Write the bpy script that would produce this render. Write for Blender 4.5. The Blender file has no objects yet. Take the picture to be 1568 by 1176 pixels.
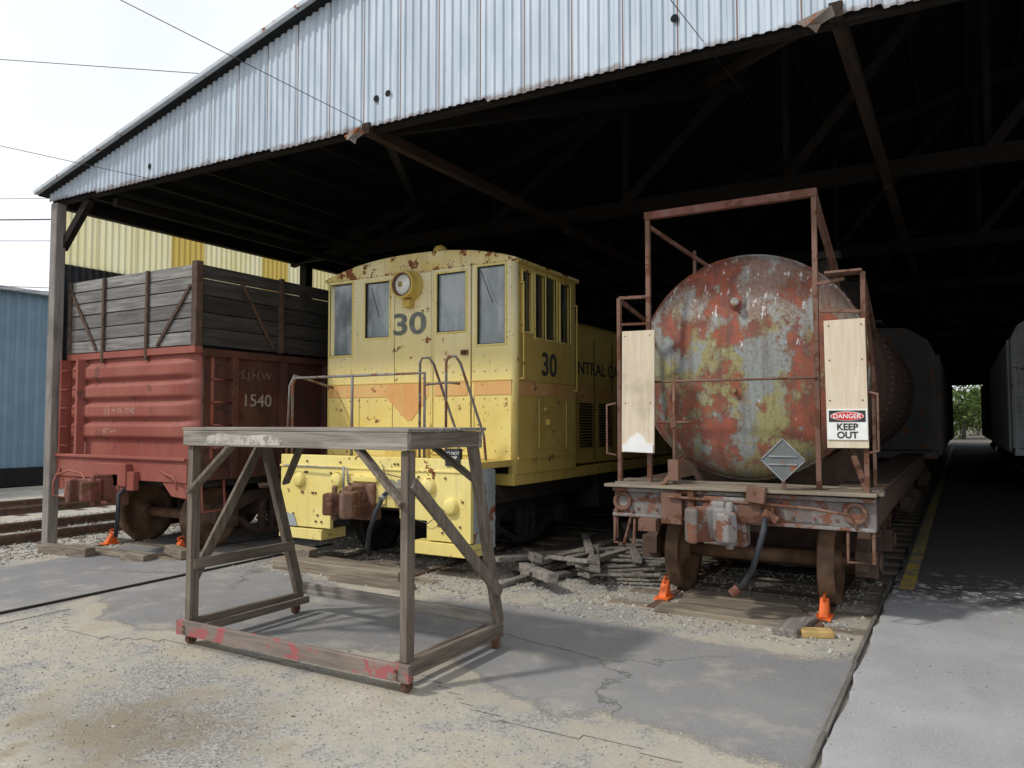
import bpy, math, random
import numpy as np
from mathutils import Vector, Matrix, Euler
random.seed(7); np.random.seed(7)
R=math.radians
scene=bpy.context.scene
scene.view_settings.view_transform='Standard'; scene.view_settings.look='None'; scene.view_settings.exposure=0

# ------------------------------------------------------------------ materials
class NT:
    def __init__(s,name):
        s.m=bpy.data.materials.new(name); s.m.use_nodes=True
        s.nt=s.m.node_tree; s.b=s.nt.nodes['Principled BSDF']; s.out=s.nt.nodes['Material Output']
        s.tc=s.nt.nodes.new('ShaderNodeTexCoord').outputs['Object']
    def n(s,t): return s.nt.nodes.new(t)
    def l(s,a,b): s.nt.links.new(a,b)
    def setin(s,sock,v):
        if isinstance(v,bpy.types.NodeSocket): s.l(v,sock)
        else:
            if isinstance(v,(tuple,list)) and len(v)==3 and sock.type=='RGBA': v=(*v,1)
            sock.default_value=v
    def map(s,scale=(1,1,1),loc=(0,0,0),vec=None):
        m=s.n('ShaderNodeMapping'); s.l(vec or s.tc,m.inputs[0]); m.inputs['Scale'].default_value=scale; m.inputs['Location'].default_value=loc
        return m.outputs[0]
    def noise(s,scale,detail=4,rough=.55,vec=None,dist=0):
        m=s.n('ShaderNodeTexNoise'); s.l(vec or s.tc,m.inputs['Vector']); m.inputs['Scale'].default_value=scale
        m.inputs['Detail'].default_value=detail; m.inputs['Roughness'].default_value=rough; m.inputs['Distortion'].default_value=dist
        return m.outputs['Fac']
    def vor(s,scale,feature='F1',vec=None,out='Distance'):
        m=s.n('ShaderNodeTexVoronoi'); m.feature=feature; s.l(vec or s.tc,m.inputs['Vector']); m.inputs['Scale'].default_value=scale
        return m.outputs[out]
    def ramp(s,v,lo,hi,a=0.,b=1.):
        m=s.n('ShaderNodeMapRange'); m.interpolation_type='SMOOTHSTEP'
        s.setin(m.inputs[0],v); m.inputs[1].default_value=lo; m.inputs[2].default_value=hi; m.inputs[3].default_value=a; m.inputs[4].default_value=b
        return m.outputs[0]
    def math(s,op,a,b=0.):
        m=s.n('ShaderNodeMath'); m.operation=op; s.setin(m.inputs[0],a); s.setin(m.inputs[1],b); return m.outputs[0]
    def mix(s,f,a,b,blend='MIX'):
        m=s.n('ShaderNodeMix'); m.data_type='RGBA'; m.blend_type=blend
        s.setin(m.inputs[0],f); s.setin(m.inputs[6],a); s.setin(m.inputs[7],b); return m.outputs[2]
    def xyz(s):
        m=s.n('ShaderNodeSeparateXYZ'); s.l(s.tc,m.inputs[0]); return m.outputs
    def island(s):
        return s.n('ShaderNodeNewGeometry').outputs['Random Per Island']
    def bump(s,h,strength=.3,dist=.01):
        m=s.n('ShaderNodeBump'); s.l(h,m.inputs['Height']); m.inputs['Strength'].default_value=strength; m.inputs['Distance'].default_value=dist
        s.l(m.outputs[0],s.b.inputs['Normal'])
    def fin(s,col,rough=.8,metal=0.,spec=.3):
        s.setin(s.b.inputs['Base Color'],col); s.setin(s.b.inputs['Roughness'],rough); s.setin(s.b.inputs['Metallic'],metal)
        s.b.inputs['Specular IOR Level'].default_value=spec
        return s.m

RUST=(.16,.055,.025)
def painted(name,c1,c2,rust=RUST,amt=.5,scale=1.5,rough=.6,streak=.35,dirt=(.12,.09,.05),topfade=None,chips=.0):
    n=NT(name)
    a=n.noise(scale,4)
    col=n.mix(n.ramp(a,.35,.65),c1,c2)
    if topfade:
        x,y,z=n.xyz(); f=n.ramp(n.math('ADD',z,n.math('MULTIPLY',n.math('SUBTRACT',a,.5),1.6)),topfade[0],topfade[1]); col=n.mix(f,col,topfade[2])
    st=n.noise(1,4,.6,vec=n.map((9,9,.8)))
    col=n.mix(n.math('MULTIPLY',n.ramp(st,.5,.75),streak),col,dirt)
    r=n.noise(scale*3.2,6,.68)
    lo=.66-.14*amt
    mask=n.ramp(r,lo,lo+.03)
    col=n.mix(mask,col,n.mix(a,rust,(rust[0]*1.9,rust[1]*2.0,rust[2]*2.0)))
    if chips>0:
        sp=n.noise(17,5,.7); m2=n.ramp(sp,.72-.08*chips,.735-.08*chips)
        col=n.mix(m2,col,rust); mask=n.math('MAXIMUM',mask,m2)
    n.bump(n.math('SUBTRACT',n.math('MULTIPLY',r,.5),n.math('MULTIPLY',mask,.5)),.3,.005)
    return n.fin(col,n.ramp(mask,0,1,rough,.92))
def wood(name,c1,c2,axis=0,rough=.9,iv=.5,red=None):
    n=NT(name)
    sc=[26,26,26]; sc[axis]=1.6
    g=n.noise(1,5,.65,vec=n.map(tuple(sc)),dist=.4)
    isl=n.island()
    col=n.mix(n.ramp(g,.3,.7),c1,c2)
    col=n.mix(n.math('MULTIPLY',isl,iv),col,(c1[0]*.45,c1[1]*.45,c1[2]*.45))
    bl=n.noise(2.2,4); col=n.mix(n.ramp(bl,.5,.75,0,.5),col,(c1[0]*.4,c1[1]*.38,c1[2]*.35))
    if red:
        rr=n.noise(5,6,.6); col=n.mix(n.ramp(rr,.54,.57),col,red)
    n.bump(g,.6,.006)
    return n.fin(col,rough)
def plain(name,c,rough=.7,var=.25,scale=8,metal=0):
    n=NT(name); a=n.noise(scale,4)
    col=n.mix(n.ramp(a,.3,.7),tuple(x*(1-var) for x in c),tuple(min(1,x*(1+var)) for x in c))
    return n.fin(col,rough,metal)

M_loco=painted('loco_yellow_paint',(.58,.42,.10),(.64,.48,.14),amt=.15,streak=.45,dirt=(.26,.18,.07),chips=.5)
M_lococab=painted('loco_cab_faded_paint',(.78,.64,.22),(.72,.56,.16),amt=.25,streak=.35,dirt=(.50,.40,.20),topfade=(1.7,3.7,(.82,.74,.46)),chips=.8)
M_roofcab=painted('loco_roof_paint',(.80,.70,.38),(.72,.56,.20),amt=.85,streak=.4,dirt=(.45,.33,.16),chips=1)
M_locobump=painted('loco_bumper_paint',(.82,.70,.27),(.76,.62,.20),amt=.2,streak=.35,dirt=(.48,.38,.18),chips=.8)
M_orange=painted('orange_stripe_paint',(.66,.34,.12),(.70,.44,.18),amt=.3,dirt=(.7,.55,.25),streak=.6)
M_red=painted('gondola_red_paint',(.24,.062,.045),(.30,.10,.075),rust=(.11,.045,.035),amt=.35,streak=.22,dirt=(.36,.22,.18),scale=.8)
M_redshade=painted('gondola_side_shaded_paint',(.060,.022,.018),(.10,.036,.028),rust=(.04,.02,.015),amt=.8,streak=.4,dirt=(.1,.07,.05))  # darker copy of the end red; the side's shade is in the colour
M_rust=painted('rusty_steel',(.14,.075,.05),(.19,.105,.075),rust=(.08,.035,.02),amt=1,streak=.4,dirt=(.2,.17,.14))
M_rustred=painted('red_oxide_steel',(.20,.06,.045),(.17,.08,.06),rust=(.09,.04,.025),amt=1,streak=.4,dirt=(.3,.25,.22))
M_greysteel=painted('grey_weathered_steel',(.24,.23,.22),(.15,.125,.115),rust=(.13,.055,.035),amt=1.0,streak=.5,dirt=(.34,.32,.30))
M_under=plain('undercarriage_grime',(.035,.03,.025),.85)
M_under2=plain('truck_brown_grime',(.085,.055,.04),.85)
M_wheel=plain('wheel_steel',(.17,.10,.06),.55,.4,5)
M_hose=plain('rubber_hose',(.03,.035,.04),.55)
M_bluegrey=painted('blue_grey_paint',(.42,.47,.48),(.30,.33,.33),amt=.8)
M_post=wood('weathered_post_wood',(.17,.155,.14),(.30,.27,.25),2,iv=.2)
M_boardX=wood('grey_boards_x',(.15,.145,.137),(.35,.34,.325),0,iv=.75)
M_boardY=wood('grey_boards_y_shaded',(.035,.032,.03),(.085,.08,.076),1,iv=.7)  # darker copy of the end boards, with the side's shade in the colour
M_tabX=wood('table_wood_x',(.17,.15,.13),(.36,.33,.29),0,iv=.4)
M_tabZ=wood('table_wood_z',(.115,.09,.07),(.25,.21,.17),2,iv=.4)
M_tabY=wood('table_wood_y',(.115,.09,.07),(.25,.21,.17),1,iv=.4)
M_tabred=wood('table_red_wood',(.17,.14,.12),(.27,.22,.19),0,iv=.1,red=(.34,.11,.11))
M_timber=wood('old_timber',(.13,.115,.10),(.32,.29,.26),1,iv=.6)
M_timberx=wood('old_timber_x',(.15,.12,.09),(.34,.29,.22),0,iv=.4)
M_ply=wood('plywood',(.58,.48,.35),(.68,.59,.46),2,iv=.0)
M_beam=wood('shed_dark_timber',(.012,.0095,.008),(.026,.02,.015),1,iv=.5)
M_beamr=wood('shed_brown_timber',(.028,.017,.011),(.06,.038,.026),1,iv=.3)
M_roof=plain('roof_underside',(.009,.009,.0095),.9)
M_dark=plain('dark_void',(.012,.012,.012),.95)
M_black=plain('black_paint',(.03,.032,.03),.6)
M_white=plain('white_paint',(.78,.78,.76),.5,.05)
M_signred=plain('sign_red',(.62,.03,.03),.5,.1)
M_num=plain('number_paint',(.15,.16,.145),.6,.3)
M_numd=plain('number_paint_dark',(.06,.065,.055),.6,.3)
M_numw=plain('stencil_white',(.30,.26,.23),.7,.35,20)
M_chock=plain('chock_orange',(.85,.16,.03),.5,.2)
M_yel=painted('road_yellow_line',(.55,.40,.06),(.45,.34,.12),rust=(.16,.15,.14),amt=1.1,streak=0)
M_bluebld=plain('blue_building_paint',(.17,.25,.32),.6,.1,1)
M_roofmetal=plain('galvanised_roof',(.45,.48,.5),.5,.15)
M_flash=painted('flashing_metal',(.24,.22,.20),(.17,.13,.11),amt=1)
M_trim=painted('rake_trim',(.50,.55,.6),(.42,.46,.5),amt=.5)
M_hopper=painted('hopper_dark_paint',(.10,.105,.108),(.07,.072,.074),amt=.6,streak=.5)
M_hopperl=painted('hopper_pale_paint',(.62,.65,.66),(.52,.55,.56),amt=.3,streak=.3)
M_rail=plain('rail_steel',(.13,.08,.055),.55,.3)
M_wire=plain('wire_black',(.03,.03,.03),.6)
M_vent=plain('vent_metal',(.3,.3,.28),.6)

def glassmat(name,c1,c2,rough):
    n=NT(name); a=n.noise(3,5,.6,vec=n.map((1.5,1.5,.6)))
    return n.fin(n.mix(n.ramp(a,.35,.65),c1,c2),n.ramp(a,.3,.7,rough,rough+.25),0,.9)
M_glass=glassmat('dusty_window_glass',(.18,.21,.22),(.38,.42,.43),.10)
M_glassd=glassmat('dark_window_glass',(.02,.022,.022),(.06,.065,.065),.06)
M_lens=glassmat('headlight_lens',(.62,.62,.55),(.8,.8,.72),.05)

def mk_gable():
    n=NT('corrugated_galvanised'); x,y,z=n.xyz()
    q=n.math('DIVIDE',n.math('ADD',x,30),.5)
    fr=n.math('FRACT',q)
    d=n.math('ABSOLUTE',n.math('SUBTRACT',fr,.5))
    nz=n.noise(1,5,.6,vec=n.map((6,1,1.3)))
    seam=n.ramp(n.math('ADD',d,n.math('MULTIPLY',nz,.02)),.490,.502)
    col=n.mix(n.ramp(nz,.3,.7),(.40,.475,.55),(.53,.60,.675))
    pan=n.math('FRACT',n.math('MULTIPLY',n.math('FLOOR',q),.618)); col=n.mix(n.math('MULTIPLY',pan,.3),col,(.36,.42,.48))
    st=n.noise(1,4,.6,vec=n.map((22,1,.5)))
    col=n.mix(n.ramp(st,.55,.75,0,.5),col,(.30,.32,.35))
    rs=n.noise(1,5,.65,vec=n.map((7,1,5)))
    zed=n.math('SUBTRACT',n.math('MULTIPLY',rs,.22),n.math('ADD',n.math('SUBTRACT',z,4.87),n.math('MULTIPLY',x,.014)))
    col=n.mix(n.ramp(zed,.06,.13,0,.8),col,(.17,.12,.10))
    col=n.mix(seam,col,(.15,.08,.06))
    return n.fin(col,.55,.1,.4)
M_gable=mk_gable()

def mk_trans():
    n=NT('yellow_fibreglass')
    x,y,z=n.xyz()
    a=n.noise(1,4,.6,vec=n.map((1,3,.6)))
    fr=n.math('FRACT',n.math('DIVIDE',n.math('ADD',y,30),.66))
    panel=n.math('FRACT',n.math('MULTIPLY',n.math('FLOOR',n.math('DIVIDE',n.math('ADD',y,30),.66)),.377))
    col=n.mix(n.ramp(a,.35,.7),(.93,.89,.62),(.89,.82,.46))
    col=n.mix(n.ramp(panel,.72,.8),col,(.70,.52,.14))
    seam=n.ramp(n.math('ABSOLUTE',n.math('SUBTRACT',fr,.5)),.47,.495)
    col=n.mix(n.math('MULTIPLY',seam,.6),col,(.45,.36,.14))
    dif=n.n('ShaderNodeBsdfDiffuse'); tr=n.n('ShaderNodeBsdfTranslucent'); mx=n.n('ShaderNodeMixShader'); mx.inputs[0].default_value=.78
    n.l(col,dif.inputs[0]); n.l(col,tr.inputs[0]); n.l(dif.outputs[0],mx.inputs[1]); n.l(tr.outputs[0],mx.inputs[2])
    n.l(mx.outputs[0],n.out.inputs[0]); return n.m
M_trans=mk_trans()

def mk_tank():
    n=NT('tank_weathered_paint'); x,y,z=n.xyz()
    nA=n.noise(1.6,6,.62,vec=n.map((1,.7,.8),(2,0,5)))
    nB=n.noise(2.4,8,.70,vec=n.map((1,.7,.75),(5,2,1)))
    nC=n.noise(1.9,6,.66,vec=n.map((1.1,.7,.8),(1,9,4)))
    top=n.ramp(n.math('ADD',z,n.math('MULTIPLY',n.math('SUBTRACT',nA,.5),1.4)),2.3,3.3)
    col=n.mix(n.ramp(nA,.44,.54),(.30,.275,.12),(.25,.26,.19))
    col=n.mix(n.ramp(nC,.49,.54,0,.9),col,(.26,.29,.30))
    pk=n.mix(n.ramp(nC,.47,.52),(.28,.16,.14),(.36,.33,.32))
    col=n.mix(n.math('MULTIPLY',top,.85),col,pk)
    rv=n.math('ADD',nB,n.math('MULTIPLY',top,.035))
    m2=n.ramp(rv,.533,.548)
    rr=n.mix(n.ramp(n.noise(6,5,.65),.4,.6),(.33,.085,.045),(.20,.065,.05))
    col=n.mix(n.math('MULTIPLY',m2,.93),col,rr)
    edge=n.math('MULTIPLY',n.ramp(rv,.49,.53),n.ramp(rv,.533,.548,1,0)); col=n.mix(n.math('MULTIPLY',edge,.7),col,(.20,.11,.065))
    w=n.noise(1,5,.7,vec=n.map((17,6,7))); w=n.math('ADD',w,n.math('MULTIPLY',top,.07))
    col=n.mix(n.ramp(w,.675,.69),col,(.66,.64,.62))
    st=n.noise(1,4,.6,vec=n.map((14,3,.7))); col=n.mix(n.ramp(st,.48,.7,0,.5),col,(.12,.085,.06))
    fd=n.noise(34,3,.6); col=n.mix(n.ramp(fd,.50,.7,0,.55),col,(.12,.065,.045))
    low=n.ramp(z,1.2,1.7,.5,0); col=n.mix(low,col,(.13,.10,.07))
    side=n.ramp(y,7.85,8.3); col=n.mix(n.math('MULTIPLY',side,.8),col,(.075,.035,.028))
    n.bump(n.math('SUBTRACT',n.math('MULTIPLY',fd,.4),n.math('MULTIPLY',m2,.6)),.5,.008)
    return n.fin(col,.72,0,.3)
M_tank=mk_tank()

def mk_ground():
    n=NT('gravel_and_asphalt'); x,y,z=n.xyz()
    big=n.noise(.55,4,.6); mid=n.noise(2.4,5,.65); fine=n.noise(55,3,.7); peb=n.vor(80,out='Color')
    gr=n.n('ShaderNodeSeparateColor'); n.l(peb,gr.inputs[0]); pv=gr.outputs[0]
    sand=n.mix(n.ramp(mid,.35,.65),(.42,.38,.305),(.52,.485,.41))
    grey=n.mix(n.ramp(pv,.1,.9),(.22,.215,.20),(.40,.385,.355))
    sand=n.mix(n.ramp(pv,.1,.95,0,.4),sand,(.29,.265,.22))
    g=n.mix(n.ramp(n.math('ADD',big,n.math('MULTIPLY',n.math('SUBTRACT',mid,.5),1.1)),.42,.66),sand,grey)
    cx=n.math('MULTIPLY',n.math('SUBTRACT',x,-4.15),.75); cy=n.math('SUBTRACT',y,2.75)
    dd=n.math('SQRT',n.math('ADD',n.math('MULTIPLY',cx,cx),n.math('MULTIPLY',cy,cy)))
    dd=n.math('ADD',dd,n.math('MULTIPLY',n.math('SUBTRACT',mid,.5),2.2))
    g=n.mix(n.ramp(dd,.0,.9,.62,0),g,(.17,.13,.075))
    shed_shade=n.math('MULTIPLY',n.ramp(y,7.,10),n.ramp(x,-12,-11))
    g=n.mix(n.math('MULTIPLY',shed_shade,.8),g,(.07,.06,.05))  # shade inside the shed painted into the gravel colour
    at=n.n('ShaderNodeAttribute'); at.attribute_name='pav'; pav=at.outputs['Fac']
    e=n.math('ADD',pav,n.math('MULTIPLY',n.math('SUBTRACT',mid,.5),1.0)); e=n.math('ADD',e,n.math('MULTIPLY',n.math('SUBTRACT',fine,.5),.6))
    pm=n.ramp(e,.40,.60)
    asp=n.mix(n.ramp(big,.35,.65),(.18,.18,.184),(.24,.238,.235))
    asp=n.mix(n.ramp(fine,.3,.7,0,.5),asp,(.31,.305,.30))
    va=n.n('ShaderNodeVectorMath'); va.operation='ADD'; n.l(n.tc,va.inputs[0]); cm=n.n('ShaderNodeCombineXYZ'); n.l(mid,cm.inputs[0]); n.l(big,cm.inputs[1]); n.l(cm.outputs[0],va.inputs[1])
    cr=n.vor(.42,'DISTANCE_TO_EDGE',vec=va.outputs[0]); crk=n.math('MULTIPLY',n.ramp(cr,.002,.006,1,0),n.ramp(big,.45,.55))
    asp=n.mix(n.math('MULTIPLY',crk,.5),asp,(.09,.085,.08))
    asp=n.mix(n.ramp(n.math('ADD',mid,n.math('MULTIPLY',pav,-.12)),.38,.64,0,.7),asp,(.40,.37,.315))
    col=n.mix(pm,g,asp)
    h=n.mix(pm,n.math('ADD',n.math('MULTIPLY',pv,.6),n.math('MULTIPLY',mid,1.5)),n.math('SUBTRACT',n.math('MULTIPLY',fine,.3),crk))
    n.bump(h,.7,.012)
    return n.fin(col,.95,0,.15)
M_ground=mk_ground()
def mk_road():
    n=NT('road_asphalt'); x,y,z=n.xyz()
    fine=n.noise(70,3,.7); a=n.noise(.9,5,.6)
    col=n.mix(n.ramp(a,.35,.65),(.28,.28,.288),(.36,.36,.365))
    col=n.mix(n.ramp(fine,.35,.7,0,.5),col,(.46,.46,.455))
    sp=n.noise(24,4,.65); col=n.mix(n.ramp(sp,.66,.69),col,(.13,.13,.13))
    st=n.noise(1,5,.6,vec=n.map((1.6,.25,1))); col=n.mix(n.ramp(st,.5,.75,0,.35),col,(.22,.21,.20))
    cr=n.vor(.33,'DISTANCE_TO_EDGE',vec=n.map((1,.6,1),(.4,.2,0),None)); 
    shed_shade=n.ramp(n.math('ADD',y,n.math('MULTIPLY',a,1.0)),8.8,9.6); col=n.mix(n.math('MULTIPLY',shed_shade,.82),col,(.055,.053,.052))  # roof shadow painted into the asphalt past the shed front
    fl=n.noise(9,6,.72); sun_fleck=n.math('MULTIPLY',n.ramp(fl,.545,.585),n.math('MULTIPLY',n.ramp(y,7.9,8.5),n.ramp(y,9.2,10.6,1,0)))  # pale flecks paint patches of sunlight along the roof's shadow line
    col=n.mix(n.math('MULTIPLY',sun_fleck,.9),col,(.62,.62,.62))
    n.bump(fine,.35,.006)
    return n.fin(col,.93,0,.15)
M_road=mk_road()
def mk_stone():
    n=NT('gravel_stone'); i=n.island()
    col=n.mix(i,(.21,.20,.185),(.44,.415,.37)); return n.fin(col,.95,0,.1)
M_stone=mk_stone()
def mk_leaf():
    n=NT('foliage'); i=n.island(); return n.fin(n.mix(i,(.05,.09,.02),(.16,.22,.07)),.8,0,.1)
M_leaf=mk_leaf()

# ------------------------------------------------------------------ mesh builder
def group(name,loc=(0,0,0)):
    e=bpy.data.objects.new(name,None); e.location=loc; e.empty_display_size=.3
    scene.collection.objects.link(e); return e
def adopt(o,parent):
    if parent is not None:
        o.parent=parent; o.matrix_parent_inverse=Matrix.Translation(-Vector(parent.location))
class MB:
    def __init__(s): s.v=[];s.f=[];s.sm=[];s.mi=[];s.cm=0
    def add(s,vs,fs,smooth=False):
        o=len(s.v); s.v.extend([tuple(v) for v in vs])
        for i,f in enumerate(fs):
            s.f.append([k+o for k in f]); s.sm.append(smooth[i] if isinstance(smooth,list) else smooth); s.mi.append(s.cm)
    BF=[(0,3,2,1),(4,5,6,7),(0,1,5,4),(1,2,6,5),(2,3,7,6),(3,0,4,7)]
    def box(s,c,d,rot=None):
        hx,hy,hz=d[0]/2,d[1]/2,d[2]/2
        vs=[Vector(p) for p in [(-hx,-hy,-hz),(hx,-hy,-hz),(hx,hy,-hz),(-hx,hy,-hz),(-hx,-hy,hz),(hx,-hy,hz),(hx,hy,hz),(-hx,hy,hz)]]
        if rot is not None:
            m=Euler(rot).to_matrix(); vs=[m@v for v in vs]
        s.add([v+Vector(c) for v in vs],s.BF)
    def bb(s,x0,x1,y0,y1,z0,z1): s.box(((x0+x1)/2,(y0+y1)/2,(z0+z1)/2),(abs(x1-x0),abs(y1-y0),abs(z1-z0)))
    def frame(s,p1,p2,up=(0,0,1)):
        d=(Vector(p2)-Vector(p1)); L=d.length; d.normalize(); u=Vector(up)
        if abs(d.dot(u))>.99: u=Vector((0,1,0))
        a=d.cross(u).normalized(); b=a.cross(d).normalized(); return d,a,b,L
    def beam(s,p1,p2,w,h,up=(0,0,1)):
        d,a,b,L=s.frame(p1,p2,up); vs=[]
        for p in (Vector(p1),Vector(p2)):
            for i,j in ((-1,-1),(1,-1),(1,1),(-1,1)): vs.append(p+a*(i*w/2)+b*(j*h/2))
        s.add(vs,[(0,1,2,3),(7,6,5,4),(0,4,5,1),(1,5,6,2),(2,6,7,3),(3,7,4,0)])
    def cyl(s,p1,p2,r1,r2=None,n=16,caps=True):
        r2=r1 if r2 is None else r2
        d,a,b,L=s.frame(p1,p2); vs=[]
        for p,r in ((Vector(p1),r1),(Vector(p2),r2)):
            for i in range(n):
                t=2*math.pi*i/n; vs.append(p+a*math.cos(t)*r+b*math.sin(t)*r)
        fs=[(i,n+i,n+(i+1)%n,(i+1)%n) for i in range(n)]; sm=[True]*n
        if caps: fs+= [tuple(range(n)),tuple(range(2*n-1,n-1,-1))]; sm+=[False,False]
        s.add(vs,fs,sm)
    def tube(s,pts,r,n=8):
        pts=[Vector(p) for p in pts]; vs=[]
        prev=None
        for i,p in enumerate(pts):
            if i==0: d=pts[1]-pts[0]
            elif i==len(pts)-1: d=pts[-1]-pts[-2]
            else: d=(pts[i+1]-p).normalized()+(p-pts[i-1]).normalized()
            d.normalize()
            if prev is None:
                u=Vector((0,0,1)) if abs(d.z)<.9 else Vector((0,1,0)); a=d.cross(u).normalized()
            else: a=(prev-d*prev.dot(d)).normalized()
            prev=a; b=d.cross(a)
            for k in range(n):
                t=2*math.pi*k/n; vs.append(p+a*math.cos(t)*r+b*math.sin(t)*r)
        fs=[];m=len(pts)
        for i in range(m-1):
            for k in range(n): fs.append((i*n+k,i*n+(k+1)%n,(i+1)*n+(k+1)%n,(i+1)*n+k))
        sm=[True]*len(fs); fs+=[tuple(range(n-1,-1,-1)),tuple(range((m-1)*n,m*n))]; sm+=[False,False]
        s.add(vs,fs,sm)
    def lathe(s,o,axis,prof,n=32,smooth=True):
        ax=Vector(axis).normalized(); u=Vector((0,0,1)) if abs(ax.z)<.9 else Vector((1,0,0))
        a=ax.cross(u).normalized(); b=ax.cross(a); vs=[];m=len(prof)
        for r,d in prof:
            for k in range(n):
                t=2*math.pi*k/n; vs.append(Vector(o)+ax*d+a*math.cos(t)*max(r,1e-4)+b*math.sin(t)*max(r,1e-4))
        fs=[(i*n+k,i*n+(k+1)%n,(i+1)*n+(k+1)%n,(i+1)*n+k) for i in range(m-1) for k in range(n)]
        s.add(vs,fs,smooth)
    def ext(s,poly,axis,a0,a1):
        def mk(p,q,a):
            return {'x':(a,p,q),'y':(p,a,q),'z':(p,q,a)}[axis]
        n=len(poly); vs=[mk(p,q,a0) for p,q in poly]+[mk(p,q,a1) for p,q in poly]
        fs=[tuple(range(n)),tuple(range(2*n-1,n-1,-1))]+[(i,n+i,n+(i+1)%n,(i+1)%n) for i in range(n)]
        s.add(vs,fs)
    def wall(s,axis,c0,c1,u0,u1,z0,z1,holes):
        us=sorted({u0,u1,*[h[0] for h in holes],*[h[1] for h in holes]}); zs=sorted({z0,z1,*[h[2] for h in holes],*[h[3] for h in holes]})
        for i in range(len(us)-1):
            for j in range(len(zs)-1):
                um=(us[i]+us[i+1])/2; zm=(zs[j]+zs[j+1])/2
                if any(h[0]<um<h[1] and h[2]<zm<h[3] for h in holes): continue
                if axis=='y': s.bb(us[i],us[i+1],c0,c1,zs[j],zs[j+1])
                else: s.bb(c0,c1,us[i],us[i+1],zs[j],zs[j+1])
    def make(s,name,parent,mats,bevel=0,seg=2,fixn=True):
        me=bpy.data.meshes.new(name); me.from_pydata(s.v,[],s.f)
        mats=mats if isinstance(mats,list) else [mats]
        for m in mats: me.materials.append(m)
        me.polygons.foreach_set('use_smooth',s.sm); me.polygons.foreach_set('material_index',s.mi)
        me.update()
        if fixn:
            import bmesh
            bm=bmesh.new(); bm.from_mesh(me); bmesh.ops.recalc_face_normals(bm,faces=bm.faces); bm.to_mesh(me); bm.free()
        o=bpy.data.objects.new(name,me); scene.collection.objects.link(o)
        if bevel:
            b=o.modifiers.new('bevel','BEVEL'); b.width=bevel; b.segments=seg; b.limit_method='ANGLE'; b.angle_limit=R(40)
        adopt(o,parent); return o
def text(parent,name,body,loc,size,facing,mat,ext=.002,sx=1.,bold=0):
    c=bpy.data.curves.new(name,'FONT'); c.body=body; c.size=size; c.extrude=ext; c.align_x='CENTER'; c.align_y='CENTER'; c.offset=bold
    c.materials.append(mat); o=bpy.data.objects.new(name,c); scene.collection.objects.link(o)
    o.location=loc; o.rotation_euler=(R(90),0,0) if facing=='-y' else (R(90),0,R(90)); o.scale=(sx,1,1)
    adopt(o,parent)

# ------------------------------------------------------------------ ground
def gz(x,y):
    t=min(1,max(0,(-11.0-x)/.7)); return -.02-.22*t*t*(3-2*t)
def nonuni():
    a=[-400,-200,-100,-60,-40]+list(np.arange(-30,20,.5))+[22,26,32,40,60,100,200,400]
    return sorted(set([round(float(v),3) for v in a]+[round(float(v),3) for v in np.arange(-12.2,-10.8,.1)]))
xs=nonuni(); ys=[-200,-80,-40,-20,-10]+list(np.arange(-6,12,1.))+[14,18,24,32,45,60,80,120,200,400,700]
vs=[(x,y,gz(x,y)) for y in ys for x in xs]; nx=len(xs)
g=MB(); g.add(vs,[(j*nx+i,j*nx+i+1,(j+1)*nx+i+1,(j+1)*nx+i) for j in range(len(ys)-1) for i in range(nx-1)])
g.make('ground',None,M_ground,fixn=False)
def sd(x,y):
    a=min(x+7.9, -.6-x, y-4.45-.25*math.sin(x*1.3)-.12*math.sin(x*3.1), 6.35+.2*math.sin(x*1.7+1)-y)
    b=min(x+10.3+.2*math.sin(y), -7.66-x, y+3, 8.3-y)
    return max(a,b)
st=.06; px=np.arange(-10.6,-.66,st); py=np.arange(-1,8.4,st)
pv=[];att=[]
for y in py:
    for x in px:
        pv.append((x,y,gz(x,y)+.005)); att.append(min(1,max(0,.5+sd(x,y)*1.6)))
nx=len(px); fs=[]
for j in range(len(py)-1):
    for i in range(nx-1):
        q=(j*nx+i,j*nx+i+1,(j+1)*nx+i+1,(j+1)*nx+i)
        if max(att[k] for k in q)>.02: fs.append(q)
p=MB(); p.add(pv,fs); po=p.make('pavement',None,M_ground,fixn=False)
at=po.data.attributes.new('pav','FLOAT','POINT'); at.data.foreach_set('value',att)
rd=MB()
ys_=np.linspace(-8,72,400); L=[-.665+.012*math.sin(v*5.1)+.01*math.sin(v*13.7)+random.uniform(-.006,.006) for v in ys_]
vs=[];fs=[]
for v,x in zip(ys_,L): vs+=[(x-.02,v,-.1),(x,v,.022),(x+.02,v,.03),(15.2,v,.03)]
for i in range(len(ys_)-1):
    for k_ in range(3): fs.append((4*i+k_,4*i+k_+1,4*i+5+k_,4*i+4+k_))
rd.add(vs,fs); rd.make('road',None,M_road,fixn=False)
k=MB()
y=-6.
while y<9.3:
    Ls=random.uniform(.8,2.2); k.box((-.705+random.uniform(-.008,.008),y+Ls/2,-.045),(.035,Ls-.03,.13),(0,0,random.uniform(-.006,.006))); y+=Ls
k.make('kerb',None,M_timber,bevel=.008)
yl=MB(); yl.add([(-.60,8.95,.034),(-.46,8.95,.034),(-.46,60,.034),(-.60,60,.034)],[(0,1,2,3)]); yl.make('yellow_line',None,M_yel)
sm=MB(); sm.beam((-7.62,-1,-.007),(-7.72,4.2,-.007),.03,.03); sm.beam((-7.72,4.2,-.007),(-7.9,8.3,-.007),.03,.03); sm.make('pavement_edging',None,M_under)

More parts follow.
